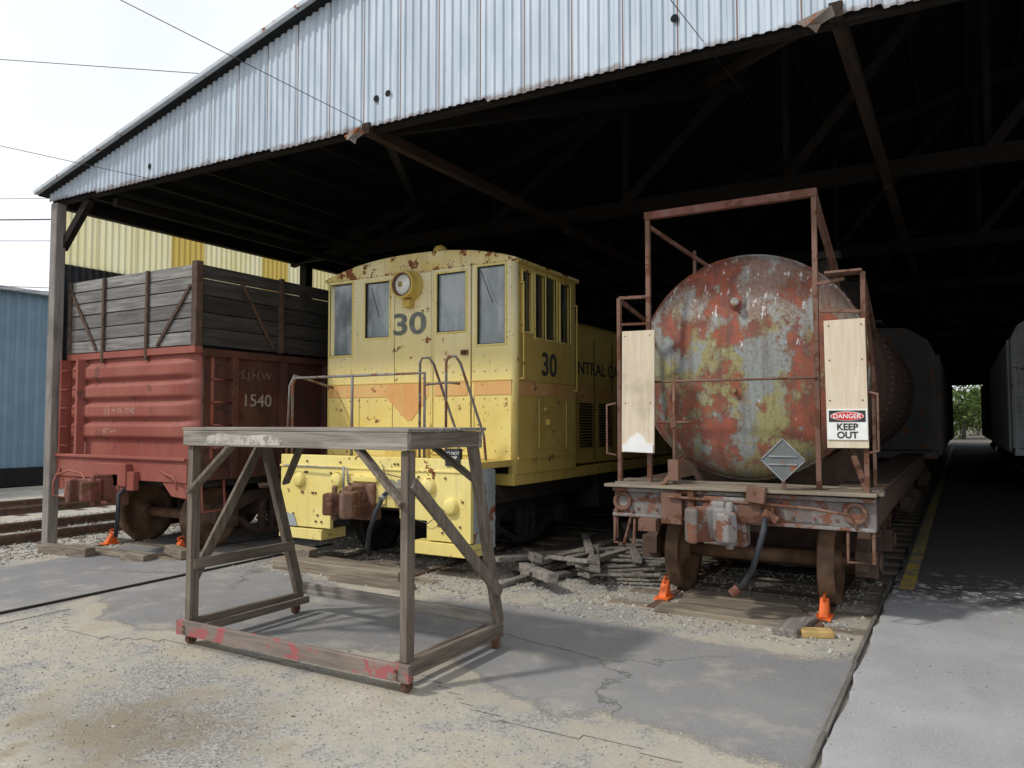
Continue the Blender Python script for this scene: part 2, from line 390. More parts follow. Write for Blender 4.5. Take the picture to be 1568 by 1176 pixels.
def track(cx,y0,y1,z=0.,sleep=True,st=-.01):
    e=group('railway_track',(cx,y0,z)); m=MB()
    for sx in (-.75,.75):
        m.bb(cx+sx-.036,cx+sx+.036,y0,y1,z-.045,z); m.bb(cx+sx-.012,cx+sx+.012,y0,y1,z-.13,z-.045); m.bb(cx+sx-.07,cx+sx+.07,y0,y1,z-.15,z-.13)
    m.make('rails',e,M_rail)
    if sleep:
        s=MB(); y=y0+.1
        while y<min(y1,30):
            s.box((cx,y,z+st-.08),(2.4,.22,.16),(0,0,random.uniform(-.02,.02))); y+=.6
        s.make('sleepers',e,M_timberx if z>-.05 else M_under2,bevel=.01)
    return e
track(-1.86,7.05,60); track(-6.25,6.9,40); track(-9.95,6.3,40); track(2.6,14,70,.045,False)
track(-14.2,-20,80,-.08,True,-.155); track(-18.4,-20,80,-.08,True,-.155)

def stones(name,n,region,smin,smax,keep=lambda x,y:True):
    base=np.array([(1,0,0),(-1,0,0),(0,1,0),(0,-1,0),(0,0,1),(0,0,-1)],float)
    F=np.array([(0,2,4),(2,1,4),(1,3,4),(3,0,4),(2,0,5),(1,2,5),(3,1,5),(0,3,5)])
    V=[];FF=[];c=0
    x0,x1,y0,y1=region
    while c<n:
        x=random.uniform(x0,x1);y=random.uniform(y0,y1)
        if not keep(x,y): n-=1; continue
        s=smin+(smax-smin)*random.random()**3
        sc=np.array([s*random.uniform(.7,1.3),s*random.uniform(.7,1.3),s*random.uniform(.5,.9)])
        v=(base+np.random.uniform(-.3,.3,(6,3)))*sc; a=random.uniform(0,6.28); b=random.uniform(-.5,.5)
        m=np.array(Euler((b,b*.7,a)).to_matrix()); v=v@m.T+np.array([x,y,gz(x,y)+sc[2]*.25])
        V.append(v); FF.append(F+6*c); c+=1
    V=np.concatenate(V);FF=np.concatenate(FF)
    me=bpy.data.meshes.new(name); me.from_pydata(V.tolist(),[],FF.tolist()); me.materials.append(M_stone)
    o=bpy.data.objects.new(name,me); scene.collection.objects.link(o)
stones('gravel',22000,(-7.6,-.75,1.6,6.0),.003,.010,lambda x,y: sd(x,y)<.0 or random.random()<.10)
stones('gravel',1600,(-7.8,-.8,1.8,7.5),.008,.020,lambda x,y: (sd(x,y)<.1 and random.random()<.35) or y>6.2)
stones('ballast',9000,(-8.2,-.8,6.4,9.5),.008,.028)
stones('ballast',15000,(-16.5,-10.2,3,13),.012,.036,lambda x,y: sd(x,y)<0)

# ------------------------------------------------------------------ shed
SY=6.2; XL=-11.62; XR=15.6; RX=2.0; SL=.243; EH=5.12; YE=70
def roofz(x): return EH+SL*(x-XL) if x<RX else EH+SL*(RX-XL)-SL*(x-RX)
shed=group('train_shed',(RX,SY,0))
def gbot(x): return 5.02-.014*(x+11.6)
prof=[(0,0),(.035,0),(.05,.02),(.085,.02)]
m=MB(); vs=[]; per=.1
x=XL; cols=[]
while x<XR:
    pan=math.floor((x+30)/.5); jit=((pan*7919)%13)/13*.04-.02
    for dx,dy in prof: cols.append((x+dx,dy,jit))
    x+=per
for cx_,dy,j in cols:
    b=gbot(cx_)+j; t=max(b+.02,roofz(cx_)+.02)
    vs+= [(cx_,SY-dy,b),(cx_,SY-dy,t)]
fs=[(2*i,2*i+2,2*i+3,2*i+1) for i in range(len(cols)-1)]
m.add(vs,fs); m.make('gable_siding',shed,M_gable,fixn=False)
m=MB(); th=.05
m.ext([(XL-.08,roofz(XL)-.02),(RX,roofz(RX)),(XR+.08,roofz(XR)-.02),(XR+.08,roofz(XR)-.02+th),(RX,roofz(RX)+th),(XL-.08,roofz(XL)-.02+th)],'y',SY-.12,YE)
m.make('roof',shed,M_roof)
m=MB(); m.beam((XL-.1,SY-.15,roofz(XL)+.02),(RX,SY-.15,roofz(RX)+.05),.07,.06); m.beam((RX,SY-.15,roofz(RX)+.05),(XR+.1,SY-.15,roofz(XR)+.02),.07,.06)
m.make('rake_trim',shed,M_trim,bevel=.01)
m=MB(); m.beam((XL,SY+.1,gbot(XL)+.06),(XR,SY+.1,gbot(XR)+.06),.1,.16)
m.beam((XL,SY+.12,EH),(RX,SY+.12,roofz(RX)-.12),.1,.2); m.make('gable_framing',shed,M_beam)
m=MB(); m.bb(XL+.04,XL+.2,SY+.0,SY+.15,-.42,5.0)
m.bb(XR-.2,XR,SY,SY+.22,-.2,5.0)
m.make('corner_posts',shed,M_post,bevel=.015)
m=MB()
for yy in np.arange(11.2,YE,5): m.bb(XL,XL+.18,yy,yy+.18,-.4,5.05); m.bb(XR-.2,XR,yy,yy+.2,-.2,5.05)
m.bb(XL,XL+.12,SY+.22,YE,4.95,5.12)
m.bb(XL+.02,XL+.1,SY+.22,YE,1.5,1.62)
m.beam((XL+.12,SY+.15,4.35),(XL+.8,SY+.15,5.0),.09,.12)
m.make('wall_framing',shed,M_beam)
m=MB(); vs=[]; c=[]
y_=SY+.25
while y_<13.2:
    for dx,dy in prof: c.append((y_+dx,dy))
    y_+=.11
for yy,d in c: vs+=[(XL-.02-d,yy,4.15),(XL-.02-d,yy,5.08)]
m.add(vs,[(2*i,2*i+2,2*i+3,2*i+1) for i in range(len(c)-1)]); m.make('fibreglass_panels',shed,M_trans,fixn=False)
m=MB(); vs=[]; c=[]
y_=SY+.25
while y_<YE:
    for dx,dy in prof: c.append((y_+dx,dy))
    y_+=.11 if y_<16 else .5
for yy,d in c:
    top=4.17 if yy<13.2 else 5.1
    vs+=[(XL-.05-d,yy,1.5),(XL-.05-d,yy,top)]
m.add(vs,[(2*i,2*i+2,2*i+3,2*i+1) for i in range(len(c)-1)]); m.make('wall_siding',shed,plain('wall_siding_grey',(.06,.063,.068),.7),fixn=False)
m=MB(); m.bb(XR+.02,XR+.06,SY,YE,0,5.1); m.make('side_wall',shed,M_roof)
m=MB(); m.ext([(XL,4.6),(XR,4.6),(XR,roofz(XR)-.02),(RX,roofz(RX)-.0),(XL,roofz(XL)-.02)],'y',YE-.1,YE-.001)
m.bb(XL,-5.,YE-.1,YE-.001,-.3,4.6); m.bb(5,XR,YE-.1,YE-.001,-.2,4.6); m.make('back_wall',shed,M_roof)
m=MB()
for i,yy in enumerate(np.arange(SY+4.8,YE,5)):
    m.bb(XL,XR,yy-.06,yy+.06,4.95,5.17)
    m.beam((XL,yy,EH-.15),(RX,yy,roofz(RX)-.2),.12,.18); m.beam((RX,yy,roofz(RX)-.2),(XR,yy,roofz(XR)-.15),.12,.18)
    if i<7:
        xx=XL+2.4
        while xx<XR-2:
            m.beam((xx,yy+.08,5.1),(xx,yy+.08,roofz(xx)-.1),.08,.1)
            nxt=xx+2.4
            m.beam((xx,yy-.09,roofz(xx)-.15 if xx>RX else 5.1),(nxt,yy-.09,5.1 if xx>RX else roofz(nxt)-.15),.06,.12); xx+=2.4
m.make('trusses',shed,M_beam)
m=MB()
xx=XL+.6
while xx<XR-.3:
    m.bb(xx-.04,xx+.04,SY+.1,YE-.2,roofz(xx)-.2,roofz(xx)-.07); xx+=.75
m.make('purlins',shed,M_beam)
m=MB()
for bx in (-5.45,-.75):
    m.bb(bx-.05,bx+.05,SY-.03,11,4.86,4.98); m.bb(bx-.05,bx+.05,11.01,40,4.82,4.94)
m.beam((-.75,SY+.3,5.1),(-3.3,11,6.7),.08,.10)
m.make('longitudinal_beams',shed,M_beamr)
m=MB()
for bx in (-10.3,4.1,9): m.bb(bx-.05,bx+.05,SY+.2,40,4.83,4.94)
m.beam((-5.45,SY+.3,5),(-2.6,11.,6.6),.1,.12); m.beam((-.75,SY+.3,5.1),(1.9,11,7.2),.1,.12); m.beam((-5.45,SY+.3,5),(-8.4,11.,5.6),.1,.12); m.beam((4.1,SY+.3,5.),(1.4,11.,7),.1,.12)
m.make('dark_braces',shed,M_beam)
m=MB()
for bx in (-5.45,-.75):
    m.add([(bx-.28,SY-.06,4.88),(bx-.02,SY-.09,4.93),(bx+.0,SY-.05,4.86),(bx-.12,SY-.02,4.83),(bx-.22,SY-.07,4.82)],[(0,1,2,3,4)])
    m.add([(bx-.20,SY-.075,4.825),(bx-.1,SY-.05,4.825),(bx-.14,SY-.03,4.77)],[(0,1,2)])
m.make('torn_flashing',shed,M_flash,fixn=False)
m=MB()
for hx,hz in ((-5.31,5.22),(-5.15,5.24),(-2.02,5.20),(-9.2,5.15)):
    m.cyl((hx,SY-.024,hz),(hx,SY-.019,hz),.035,n=14)
m.make('siding_holes',shed,M_dark)
m=MB(); m.cyl((-7.75,6.75,5.9),(-7.75,6.75,6.66),.085); m.cyl((-7.75,6.75,6.60),(-7.75,6.75,6.71),.10); m.make('roof_vent_pipe',shed,M_vent)

# ------------------------------------------------------------------ rolling-stock parts
def wheelset(m,cx,y,z,r=.42):
    k=r/.42
    P=[(0,.09),(.10,.09),(.115,.03),(.2,.0),(.31,.0),(.35,.055),(.41,.062),(.42,.05),(.425,-.05),(.452,-.06),(.452,-.082),(.35,-.075),(.31,-.03),(.2,-.02),(.12,-.04),(.10,-.10),(0,-.10)]
    for s in (-1,1): m.lathe((cx+s*.75,y,z),(s,0,0),[(a*k,b) for a,b in P],36)
    m.cyl((cx-.68,y,z),(cx+.68,y,z),.075,n=16)
    m.cyl((cx-1.05,y,z),(cx+1.05,y,z),.055,n=12)
def truck(par,cx,ya,r=.42,wb=1.7,mw=M_wheel,mf=M_under2,z0=0):
    w=MB(); z=z0+r
    for y in (ya,ya+wb): wheelset(w,cx,y,z,r)
    w.make('wheelsets',par,mw)
    f=MB()
    a,b=ya,ya+wb; c=(a+b)/2
    for s in (-1,1):
        x0=cx+s*.97; x1=cx+s*1.09
        f.ext([(a-.2,z+.12),(a-.05,z+.22),(c-.45,z+.36),(c+.45,z+.36),(b+.05,z+.22),(b+.2,z+.12),(b+.2,z-.06),(b-.12,z-.06),(b-.15,z+.08),(c+.36,z+.2),(c-.36,z+.2),(a+.15,z+.08),(a+.12,z-.06),(a-.2,z-.06)],'x',x0,x1)
        f.ext([(a+.2,z+.02),(c-.3,z-.2),(c+.3,z-.2),(b-.2,z+.02),(b-.2,z-.06),(c+.3,z-.29),(c-.3,z-.29),(a+.2,z-.06)],'x',x0+.01*s,x1-.01*s)
        for y in (a,b): f.bb(x0-.01*s,x1+.07*s,y-.13,y+.13,z-.12,z+.12); f.cyl((x1+.07*s,y,z),(x1+.10*s,y,z),.09)
        for dy in (-.18,0,.18):
            f.cyl((cx+s*1.03,c+dy,z-.2),(cx+s*1.03,c+dy,z+.2),.065,n=10)
            for q in range(5): f.cyl((cx+s*1.03,c+dy,z-.16+q*.08),(cx+s*1.03,c+dy,z-.13+q*.08),.085,n=12)
    f.bb(cx-1.02,cx+1.02,c-.2,c+.2,z-.02,z+.3)
    for y in (a+.5,b-.5):
        f.beam((cx-.85,y,z-.05),(cx+.85,y,z-.05),.06,.1)
        for s in (-1,1): f.box((cx+s*.75,y-.03,z),(.12,.08,.3)); f.beam((cx+s*.6,y,z+.05),(cx+s*.6,c,z+.2),.03,.05)
    f.make('truck_frame',par,mf,bevel=.008)
def coupler(par,cx,y,z,mat,s=1,name='coupler'):
    m=MB(); h=.15
    def P(l): return [(cx+a*s,y-b) for a,b in l]
    m.ext(P([(-.09,0),(-.09,.28),(-.21,.36),(-.24,.52),(-.17,.62),(-.10,.60),(-.12,.48),(-.02,.40),(.08,.40),(.15,.34),(.09,.25),(.09,0)]),'z',z-h,z+h)
    m.ext(P([(.02,.41),(.05,.56),(.16,.60),(.21,.50),(.18,.36),(.10,.38)]),'z',z-h*.85,z+h*.85)
    m.cyl((cx+.13*s,y-.42,z-.2),(cx+.13*s,y-.42,z+.21),.035,n=12)
    m.bb(cx-.2,cx+.2,y-.12,y+.05,z-.22,z+.22)
    m.bb(cx-.07,cx+.07,y-.35,y-.1,z+.13,z+.2)
    m.make(name,par,mat,bevel=.025,seg=3)

# ------------------------------------------------------------------ tank car
TX=-1.86; tank=group('tank_car',(TX,7.2,0))
TZ=2.32; TR=1.13
m=MB(); pr=[]
for i in range(19):
    t=i/18*math.pi/2; pr.append((TR*math.sin(t)**.80*.995,-.27*math.cos(t)**.9 if i<18 else 0))
pr=[(r,d+7.86) for r,d in pr]
for yy in (7.95,8.1): pr.append((TR,yy))
m.lathe((TX,0,TZ),(0,1,0),pr+[(TR,16.2)]+[(TR*math.cos(t),16.2+.4*math.sin(t)) for t in np.linspace(.2,math.pi/2,8)],80)
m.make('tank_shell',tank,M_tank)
m=MB()
for yy in (7.93,8.06,10.6,10.7,13.3,13.4):
    nn=88
    for i in range(nn):
        t=2*math.pi*i/nn; c=Vector((TX+math.cos(t)*TR,yy,TZ+math.sin(t)*TR)); d=Vector((math.cos(t),0,math.sin(t)))
        m.cyl(c-d*.01,c+d*.022,.02,.01,n=6)
m.lathe((TX,0,TZ),(0,1,0),[(TR-.012,7.852),(TR+.014,7.856),(TR+.014,8.12),(TR+.002,8.125)],80)
m.cyl((TX-.02,7.50,TZ+.62),(TX-.02,7.68,TZ+.62),.04); m.lathe((TX-.02,7.64,TZ+.62),(0,-1,0),[(.0,.05),(.08,.04),(.085,-.04)],16)
m.cyl((TX-.05,7.54,TZ-.25),(TX-.05,7.62,TZ-.25),.022)
m.make('rivets_and_seams',tank,M_tank)
m=MB(); m.cyl((TX,11.9,TZ+1.0),(TX,11.9,TZ+1.4),.75,n=40); m.lathe((TX,11.9,TZ+1.4),(0,0,1),[(.78,0),(.6,.12),(0,.2)],32)
m.cyl((TX+.62,9.1,TZ+.9),(TX+.62,9.1,TZ+1.25),.1); m.lathe((TX+.62,9.1,TZ+1.25),(0,0,1),[(.14,0),(.14,.08),(0,.1)],16)
m.make('tank_dome',tank,M_under)
m=MB()
x0,x1=-2.99,-.63
m.bb(x0,x1,7.12,7.2,.84,1.12); m.bb(x0,x1,7.06,7.12,1.085,1.12); m.bb(x0,x1,7.06,7.12,.84,.87)
m.make('end_sill',tank,M_greysteel,bevel=.006)
m=MB()
m.bb(x0,x0+.1,7.2,16.9,.86,1.1); m.bb(x1-.1,x1,7.2,16.9,.86,1.1); m.bb(TX-.25,TX+.25,7.2,16.9,.76,1.08)
for yy in (8.8,11.8,14.8): m.bb(x0+.1,x1-.1,yy,yy+.25,.78,1.05)
m.ext([(TX-1.0,1.1),(TX+1.0,1.1),(TX+1.0,1.6),(TX+.7,1.42),(TX+.35,1.24),(TX,1.17),(TX-.35,1.24),(TX-.7,1.42),(TX-1.0,1.6)],'y',8.5,8.75)
m.bb(x1-.38,x1+.02,7.67,16.6,1.13,1.165); m.bb(x0-.02,x0+.38,7.67,16.6,1.13,1.165)
m.make('underframe',tank,M_under2,bevel=.006)
m=MB()
for i,(a,b) in enumerate(((7.0,7.17),(7.18,7.33),(7.34,7.5),(7.51,7.66))): m.box(((x0+x1)/2+random.uniform(-.03,.03),(a+b)/2,1.145+.004*i),(x1-x0+.08,b-a,.03),(random.uniform(-.02,.02),random.uniform(-.006,.006),0))
m.make('deck_planks',tank,M_timberx,bevel=.006)
m=MB()
for px_ in (x0+.09,x1-.16): m.lathe((px_,7.12,.985),(0,-1,0),[(.095,0),(.095,.035),(.065,.035),(.05,.0)],24)
for i in range(22): m.cyl((x0+.25+i*.09,7.105,1.03 if i%2 else .92),(x0+.25+i*.09,7.12,1.03 if i%2 else .92),.016,n=8)
m.bb(TX-.36,TX-.3,7.02,7.11,.82,1.14); m.bb(TX+.1,TX+.42,7.0,7.11,.86,1.05); m.box((TX+.28,6.98,1.12),(.16,.1,.14),(0,.1,0))
m.bb(TX-.62,TX-.42,7.03,7.11,.8,1.1); m.box((TX-.75,7.05,.78),(.18,.12,.12)); m.cyl((TX-.55,7.0,1.06),(TX+.75,7.0,1.02),.014,n=8)
m.tube([(TX+.75,7.0,1.02),(TX+1.05,6.98,.98),(TX+1.1,6.97,.86)],.014)
m.make('end_fittings',tank,M_rust,bevel=.006)
coupler(tank,TX-.02,7.13,.86,M_greysteel,name='coupler')
m=MB()
lx,rx=-2.68,-1.10; fy=7.28
m.beam((lx,fy,1.14),(lx,fy,3.82),.045,.045); m.beam((rx,fy,1.14),(rx,fy,3.82),.045,.045)
m.make('frame_posts',tank,M_rust,bevel=.004)
m=MB(); m.beam((lx-.03,fy,3.84),(rx+.03,fy,3.84),.07,.075); m.make('frame_top_beam',tank,M_rustred,bevel=.006)
m=MB()
m.beam((lx,fy+.02,3.74),(lx+.55,8.05,3.3),.035,.035); m.beam((rx,fy+.02,3.74),(rx+.1,8.3,2.95),.035,.035); m.beam((rx+.02,fy,3.8),(rx+.1,8.0,3.2),.03,.03)
m.beam((lx+.32,7.8,3.55),(lx+.32,7.8,3.0),.03,.03); m.beam((rx,fy,3.0),(rx+.25,7.2,3.02),.03,.03)
lo,ro=-2.97,-.70
m.beam((lo,7.22,1.14),(lo,7.22,3.02),.04,.05); m.beam((ro,7.18,1.14),(ro,7.18,3.06),.04,.05)
m.beam((lo,7.22,3.02),(lx,fy,3.02),.05,.03); m.beam((lo,7.22,2.75),(lx,fy,2.75),.025,.025)
m.beam((ro-.3,7.2,3.07),(ro,7.2,3.07),.2,.02); m.beam((ro-.36,7.2,2.75),(ro,7.2,2.72),.03,.03)
m.beam((ro,7.2,3.04),(ro-.08,9.4,2.62),.03,.04); m.beam((ro,7.2,3.0),(ro,8.2,2.0),.03,.03)
m.beam((lo,7.24,3.0),(lo+.05,9.4,2.6),.03,.04); m.beam((ro,7.9,1.14),(ro,7.9,2.3),.03,.04)
m.tube([(ro+.02,7.16,2.02),(ro+.1,7.12,2.0),(ro+.1,7.12,1.52),(ro+.02,7.16,1.5)],.012); m.tube([(lo-.02,7.16,1.95),(lo-.1,7.12,1.93),(lo-.1,7.12,1.45),(lo-.02,7.16,1.43)],.012)
m.cyl((lx,fy-.03,2.16),(rx,fy-.03,2.16),.013,n=8)
for sx_ in (x0+.12,x1-.12):
    m.tube([(sx_-.1,7.1,.86),(sx_-.1,7.06,.58),(sx_+.1,7.06,.58),(sx_+.1,7.1,.86)],.016,n=6)
m.beam((x0+.02,7.1,.9),(x0+.02,7.1,.62),.05,.02); m.beam((x0+.2,7.1,.9),(x0+.1,7.1,.55),.05,.02)
m.beam((x0+.5,7.1,1.15),(x0+.62,7.6,1.5),.05,.02); m.beam((ro,7.2,1.15),(ro-.3,8.4,1.6),.05,.03)
m.make('handrails_and_steps',tank,M_rust,bevel=.003)
m=MB(); bx=-2.40
m.cyl((bx,7.2,1.14),(bx,7.2,2.15),.016,n=8); m.box((bx,7.2,1.3),(.1,.1,.2)); m.cyl((bx-.17,7.18,1.76),(bx+.17,7.18,1.76),.014,n=8); m.lathe((bx,7.2,1.76),(0,0,1),[(.03,-.05),(.045,0),(.03,.05)],12)
m.make('brake_shaft',tank,M_rust)
m=MB(); m.box((-2.755,7.17,2.065),(.34,.018,1.21),(0,.012,0)); m.box((-.845,7.13,2.095),(.33,.018,1.11),(0,-.01,0)); m.make('plywood_panels',tank,M_ply,bevel=.003)
m=MB()
for (cx,cy,zs_) in ((-2.755,7.155,(1.5,1.95,2.62)),(-.845,7.115,(1.95,2.3,2.6))):
    for z in zs_:
        for dx in (-.13,.13): m.cyl((cx+dx,cy,z),(cx+dx,cy+.01,z),.006,n=8)
m.make('plywood_nails',tank,M_under2)
m=MB(); m.ext([(-2.91,1.47),(-2.60,1.46),(-2.60,1.54),(-2.66,1.56),(-2.70,1.62),(-2.76,1.66),(-2.80,1.62),(-2.84,1.61),(-2.87,1.56),(-2.92,1.53)],'y',7.145,7.158); m.make('torn_white_patch',tank,M_white)
m=MB(); m.tube([(TX+.33,7.04,1.0),(TX+.36,6.93,.94),(TX+.37,6.84,.84),(TX+.34,6.8,.7),(TX+.28,6.8,.5),(TX+.2,6.82,.36),(TX+.14,6.86,.3)],.026,10)
m.make('brake_hose',tank,M_hose)
m=MB(); m.cyl((TX+.34,7.1,1.02),(TX+.37,6.9,.92),.035,n=10); m.cyl((TX+.14,6.86,.31),(TX+.08,6.84,.25),.04,n=10); m.box((TX+.42,6.96,.93),(.1,.06,.06),(0,.6,0)); m.make('hose_fittings',tank,M_rustred,bevel=.005)
truck(tank,TX,8.08); truck(tank,TX,14.2)
pl=group('hazard_placard',(-1.42,7.0,1.43)); m=MB(); c=(-1.36,7.04,1.43)
m.box(c,(.27,.012,.27),(0,R(45),0)); m.make('plate',pl,painted('placard_grey',(.17,.18,.19),(.12,.14,.145),amt=.6))
m=MB()
for a in range(4):
    t=R(45+90*a); d=Vector((math.cos(t),0,math.sin(t))); e=Vector((-d.z,0,d.x)); o=Vector(c)+d*.132+Vector((0,-.01,0)); m.beam(o-e*.14,o+e*.14,.010,.010,up=(0,1,0))
m.box((c[0],c[1]-.012,c[2]+.03),(.24,.01,.012)); m.box((c[0],c[1]-.012,c[2]-.04),(.24,.01,.012)); m.make('frame',pl,plain('placard_frame',(.24,.25,.26),.5))
m=MB(); m.beam((-1.36,7.05,1.25),(-1.36,7.1,1.1),.03,.03); m.make('bracket',pl,M_rust)
ds=group('danger_sign',(-.84,7.1,1.74)); m=MB(); m.bb(-1.0,-.68,7.108,7.118,1.61,1.875); m.make('panel',ds,M_white,bevel=.002)
m=MB(); m.bb(-.985,-.695,7.104,7.107,1.765,1.862); m.make('header',ds,M_black)
m=MB(); m.ext([(-.84+.132*math.cos(t),1.813+.04*math.sin(t)) for t in np.linspace(0,2*math.pi,33)[:-1]],'y',7.1005,7.103); m.make('oval_white',ds,M_white)
m=MB(); m.ext([(-.84+.126*math.cos(t),1.813+.035*math.sin(t)) for t in np.linspace(0,2*math.pi,33)[:-1]],'y',7.097,7.0995); m.make('oval_red',ds,M_signred)
text(ds,'danger_text','DANGER',(-.84,7.095,1.812),.055,'-y',M_white,.001,bold=.0008)
text(ds,'keep_text','KEEP',(-.84,7.105,1.72),.078,'-y',M_black,.001,bold=.002); text(ds,'out_text','OUT',(-.84,7.105,1.65),.078,'-y',M_black,.001,bold=.002)

# ------------------------------------------------------------------ locomotive
LX=-6.28; loco=group('locomotive',(LX,8,0))
cl,cr=LX-1.58,LX+1.58; cf=8.1; cb=9.85
fh=[(-7.78,-7.36,2.70,3.72),(-7.12,-6.69,2.92,3.69),(-5.89,-5.44,2.93,3.70),(-5.26,-4.85,2.74,3.73)]
sh=[(8.27,8.52,2.9,3.66),(8.60,8.87,2.85,3.68),(8.93,9.2,2.85,3.68),(9.31,9.62,2.85,3.66)]
m=MB(); r=.07
m.wall('y',cf,cf+.06,cl+r,cr-r,1.28,3.8,fh)
m.make('cab_front',loco,M_lococab)
m=MB(); m.wall('x',cr-.06,cr,cf+r,cb-r,1.12,3.8,sh); m.wall('x',cl,cl+.06,cf+r,cb-r,1.12,3.8,sh); m.bb(cl+r,cr-r,cb-.06,cb,1.2,3.8)
m.make('cab_sides',loco,M_loco)
m=MB()
for cx_ in (cl+r,cr-r):
    for cy_ in (cf+r,cb-r): m.cyl((cx_,cy_,1.12),(cx_,cy_,3.8),r,n=28)
m.make('cab_corners',loco,M_lococab)
m=MB(); arc=[]
for i in range(17):
    t=i/16; x=cl-.02+t*(cr-cl+.04); u=abs(2*t-1); arc.append((x,3.80+.22*(1-u**2.4)))
m.ext([(cr+.02,3.76),(cl-.02,3.76)]+arc,'y',cf-.02,cb+.05); m.make('cab_roof',loco,M_roofcab,bevel=.035,seg=3)
m=MB()
for a,b,c,d in fh: m.bb(a-.01,b+.01,cf+.035,cf+.042,c-.01,d+.01)
m.make('front_glass',loco,M_glass)
m=MB()
for i,(a,b,c,d) in enumerate(sh):
    m.bb(cr-.045,cr-.04,a-.01,b+.01,c-.01,d+.01); m.bb(cl+.04,cl+.045,a-.01,b+.01,c-.01,d+.01)
m.make('side_glass',loco,M_glassd)
def frame_y(m,a,b,c,d,y,w=.022,t=.014):
    m.bb(a-w,b+w,y-t,y+.02,d,d+w); m.bb(a-w,b+w,y-t,y+.02,c-w,c); m.bb(a-w,a,y-t,y+.02,c,d); m.bb(b,b+w,y-t,y+.02,c,d)
def frame_x(m,a,b,c,d,x,w=.02,t=.014):
    m.bb(x-.02,x+t,a-w,b+w,d,d+w); m.bb(x-.02,x+t,a-w,b+w,c-w,c); m.bb(x-.02,x+t,a-w,a,c,d); m.bb(x-.02,x+t,b,b+w,c,d)
m=MB()
for h in fh: frame_y(m,*h,cf)
for h in sh: frame_x(m,*h,cr)
m.make('window_frames',loco,M_locobump,bevel=.004)
m=MB()
for h in fh:
    a,b,c,d=h; w=.008; m.bb(a,b,cf-.002,cf+.034,d-w,d); m.bb(a,b,cf-.002,cf+.034,c,c+w); m.bb(a,a+w,cf-.002,cf+.034,c+w,d-w); m.bb(b-w,b,cf-.002,cf+.034,c+w,d-w)
m.make('window_gaskets',loco,M_black)
m=MB()
m.beam((-7.0,cf-.02,3.62),(-6.86,cf-.02,3.2),.006,.008); m.beam((-5.2,cf-.02,3.68),(-5.02,cf-.02,3.25),.006,.008); m.bb(cr+.0,cr+.02,8.885,8.915,2.85,3.7)
m.make('wipers',loco,M_black)
m=MB()
dx0,dx1=-5.99,-5.34
frame_y(m,dx0+.04,dx1-.04,1.36,3.78,cf-.003,.022,.014)
for hz in (1.7,2.6,3.5): m.cyl((dx0+.01,cf-.03,hz-.05),(dx0+.01,cf-.03,hz+.05),.016,n=8)
m.make('cab_door',loco,M_lococab,bevel=.004)
m=MB(); m.bb(dx1-.16,dx1-.06,cf-.03,cf-.001,2.62,2.68); m.cyl((dx1-.11,cf-.06,2.65),(dx1-.11,cf,2.65),.02)
m.bb(dx0+.005,dx0+.012,cf-.004,cf-.001,1.36,3.76); m.bb(dx1-.012,dx1-.005,cf-.004,cf-.001,1.36,3.76); m.make('door_handle_and_gap',loco,M_rust)
m=MB()
m.bb(cl+.06,dx0-.03,cf-.008,cf-.001,2.10,2.27); m.bb(dx0+.07,dx1-.07,cf-.01,cf-.001,2.10,2.27); m.bb(dx1+.03,cr-.06,cf-.008,cf-.001,2.10,2.27)
m.bb(cr+.001,cr+.006,cf+.06,cb-.05,2.10,2.27)
m.ext([(-6.72,2.1),(-6.05,2.1),(-6.05,2.07),(-6.30,1.78),(-6.38,1.78),(-6.70,2.06)],'y',cf-.007,cf-.001)
m.make('orange_stripe',loco,M_orange)
m=MB()
m.bb(cl+.05,cr-.05,cf-.012,cf-.002,2.276,2.29); m.bb(cr,cr+.012,cf+.05,cb,2.276,2.29)
m.bb(cr,cr+.015,cf+.05,cb,1.30,1.33); m.bb(cr-.01,cr+.03,cf+.02,cb,3.74,3.765)
m.make('body_belt_rails',loco,M_loco)
m=MB()
for xx in (-6.63,-7.22,-5.31): m.bb(xx,xx+.006,cf-.004,cf-.001,1.3,2.09)
m.bb(-6.64,-6.0,cf-.004,cf-.001,3.745,3.75); m.bb(-6.60,-6.595,cf-.004,cf-.001,2.3,3.75)
for xx,zz in [(x,z) for z in (1.4,2.05,2.4,3.77) for x in np.arange(cl+.15,cr-.1,.16)]:
    m.cyl((xx,cf-.024 if zz>3.7 else cf-.006,zz+random.uniform(-.01,.01)),(xx,cf,zz),.008,n=6)
m.make('body_seams',loco,M_rust)
m=MB()
m.tube([(cr,8.2,3.5),(cr+.06,8.2,3.5),(cr+.06,8.2,2.3),(cr,8.2,2.3)],.013); m.tube([(cr,9.72,3.4),(cr+.06,9.72,3.4),(cr+.06,9.72,2.2),(cr,9.72,2.2)],.013)
m.bb(cr,cr+.03,8.85,8.95,1.9,1.95); m.bb(cr,cr+.05,8.9,8.93,1.72,1.80); m.bb(cr,cr+.008,8.7,9.5,1.4,1.415); m.bb(cr,cr+.008,8.7,8.715,1.4,2.05); m.bb(cr,cr+.008,9.49,9.505,1.4,2.05)
m.make('side_grabs',loco,M_loco)
m=MB(); hc=(-6.33,cf,3.58)
m.lathe(hc,(0,-1,0),[(.21,0),(.21,.03),(.175,.05),(.175,.16),(.185,.17),(.185,.20),(.155,.20),(.15,.10)],32); m.box((hc[0],cf-.05,hc[2]-.24),(.12,.1,.1)); m.make('headlight_housing',loco,M_loco,bevel=.003)
m=MB(); m.lathe(hc,(0,-1,0),[(.158,.202),(.152,.212),(.145,.205),(.14,.10)],32); m.make('headlight_rim',loco,M_rust)
m=MB(); m.lathe(hc,(0,-1,0),[(.145,.15),(.1,.185),(.0,.20)],24); m.make('headlight_lens',loco,M_lens)
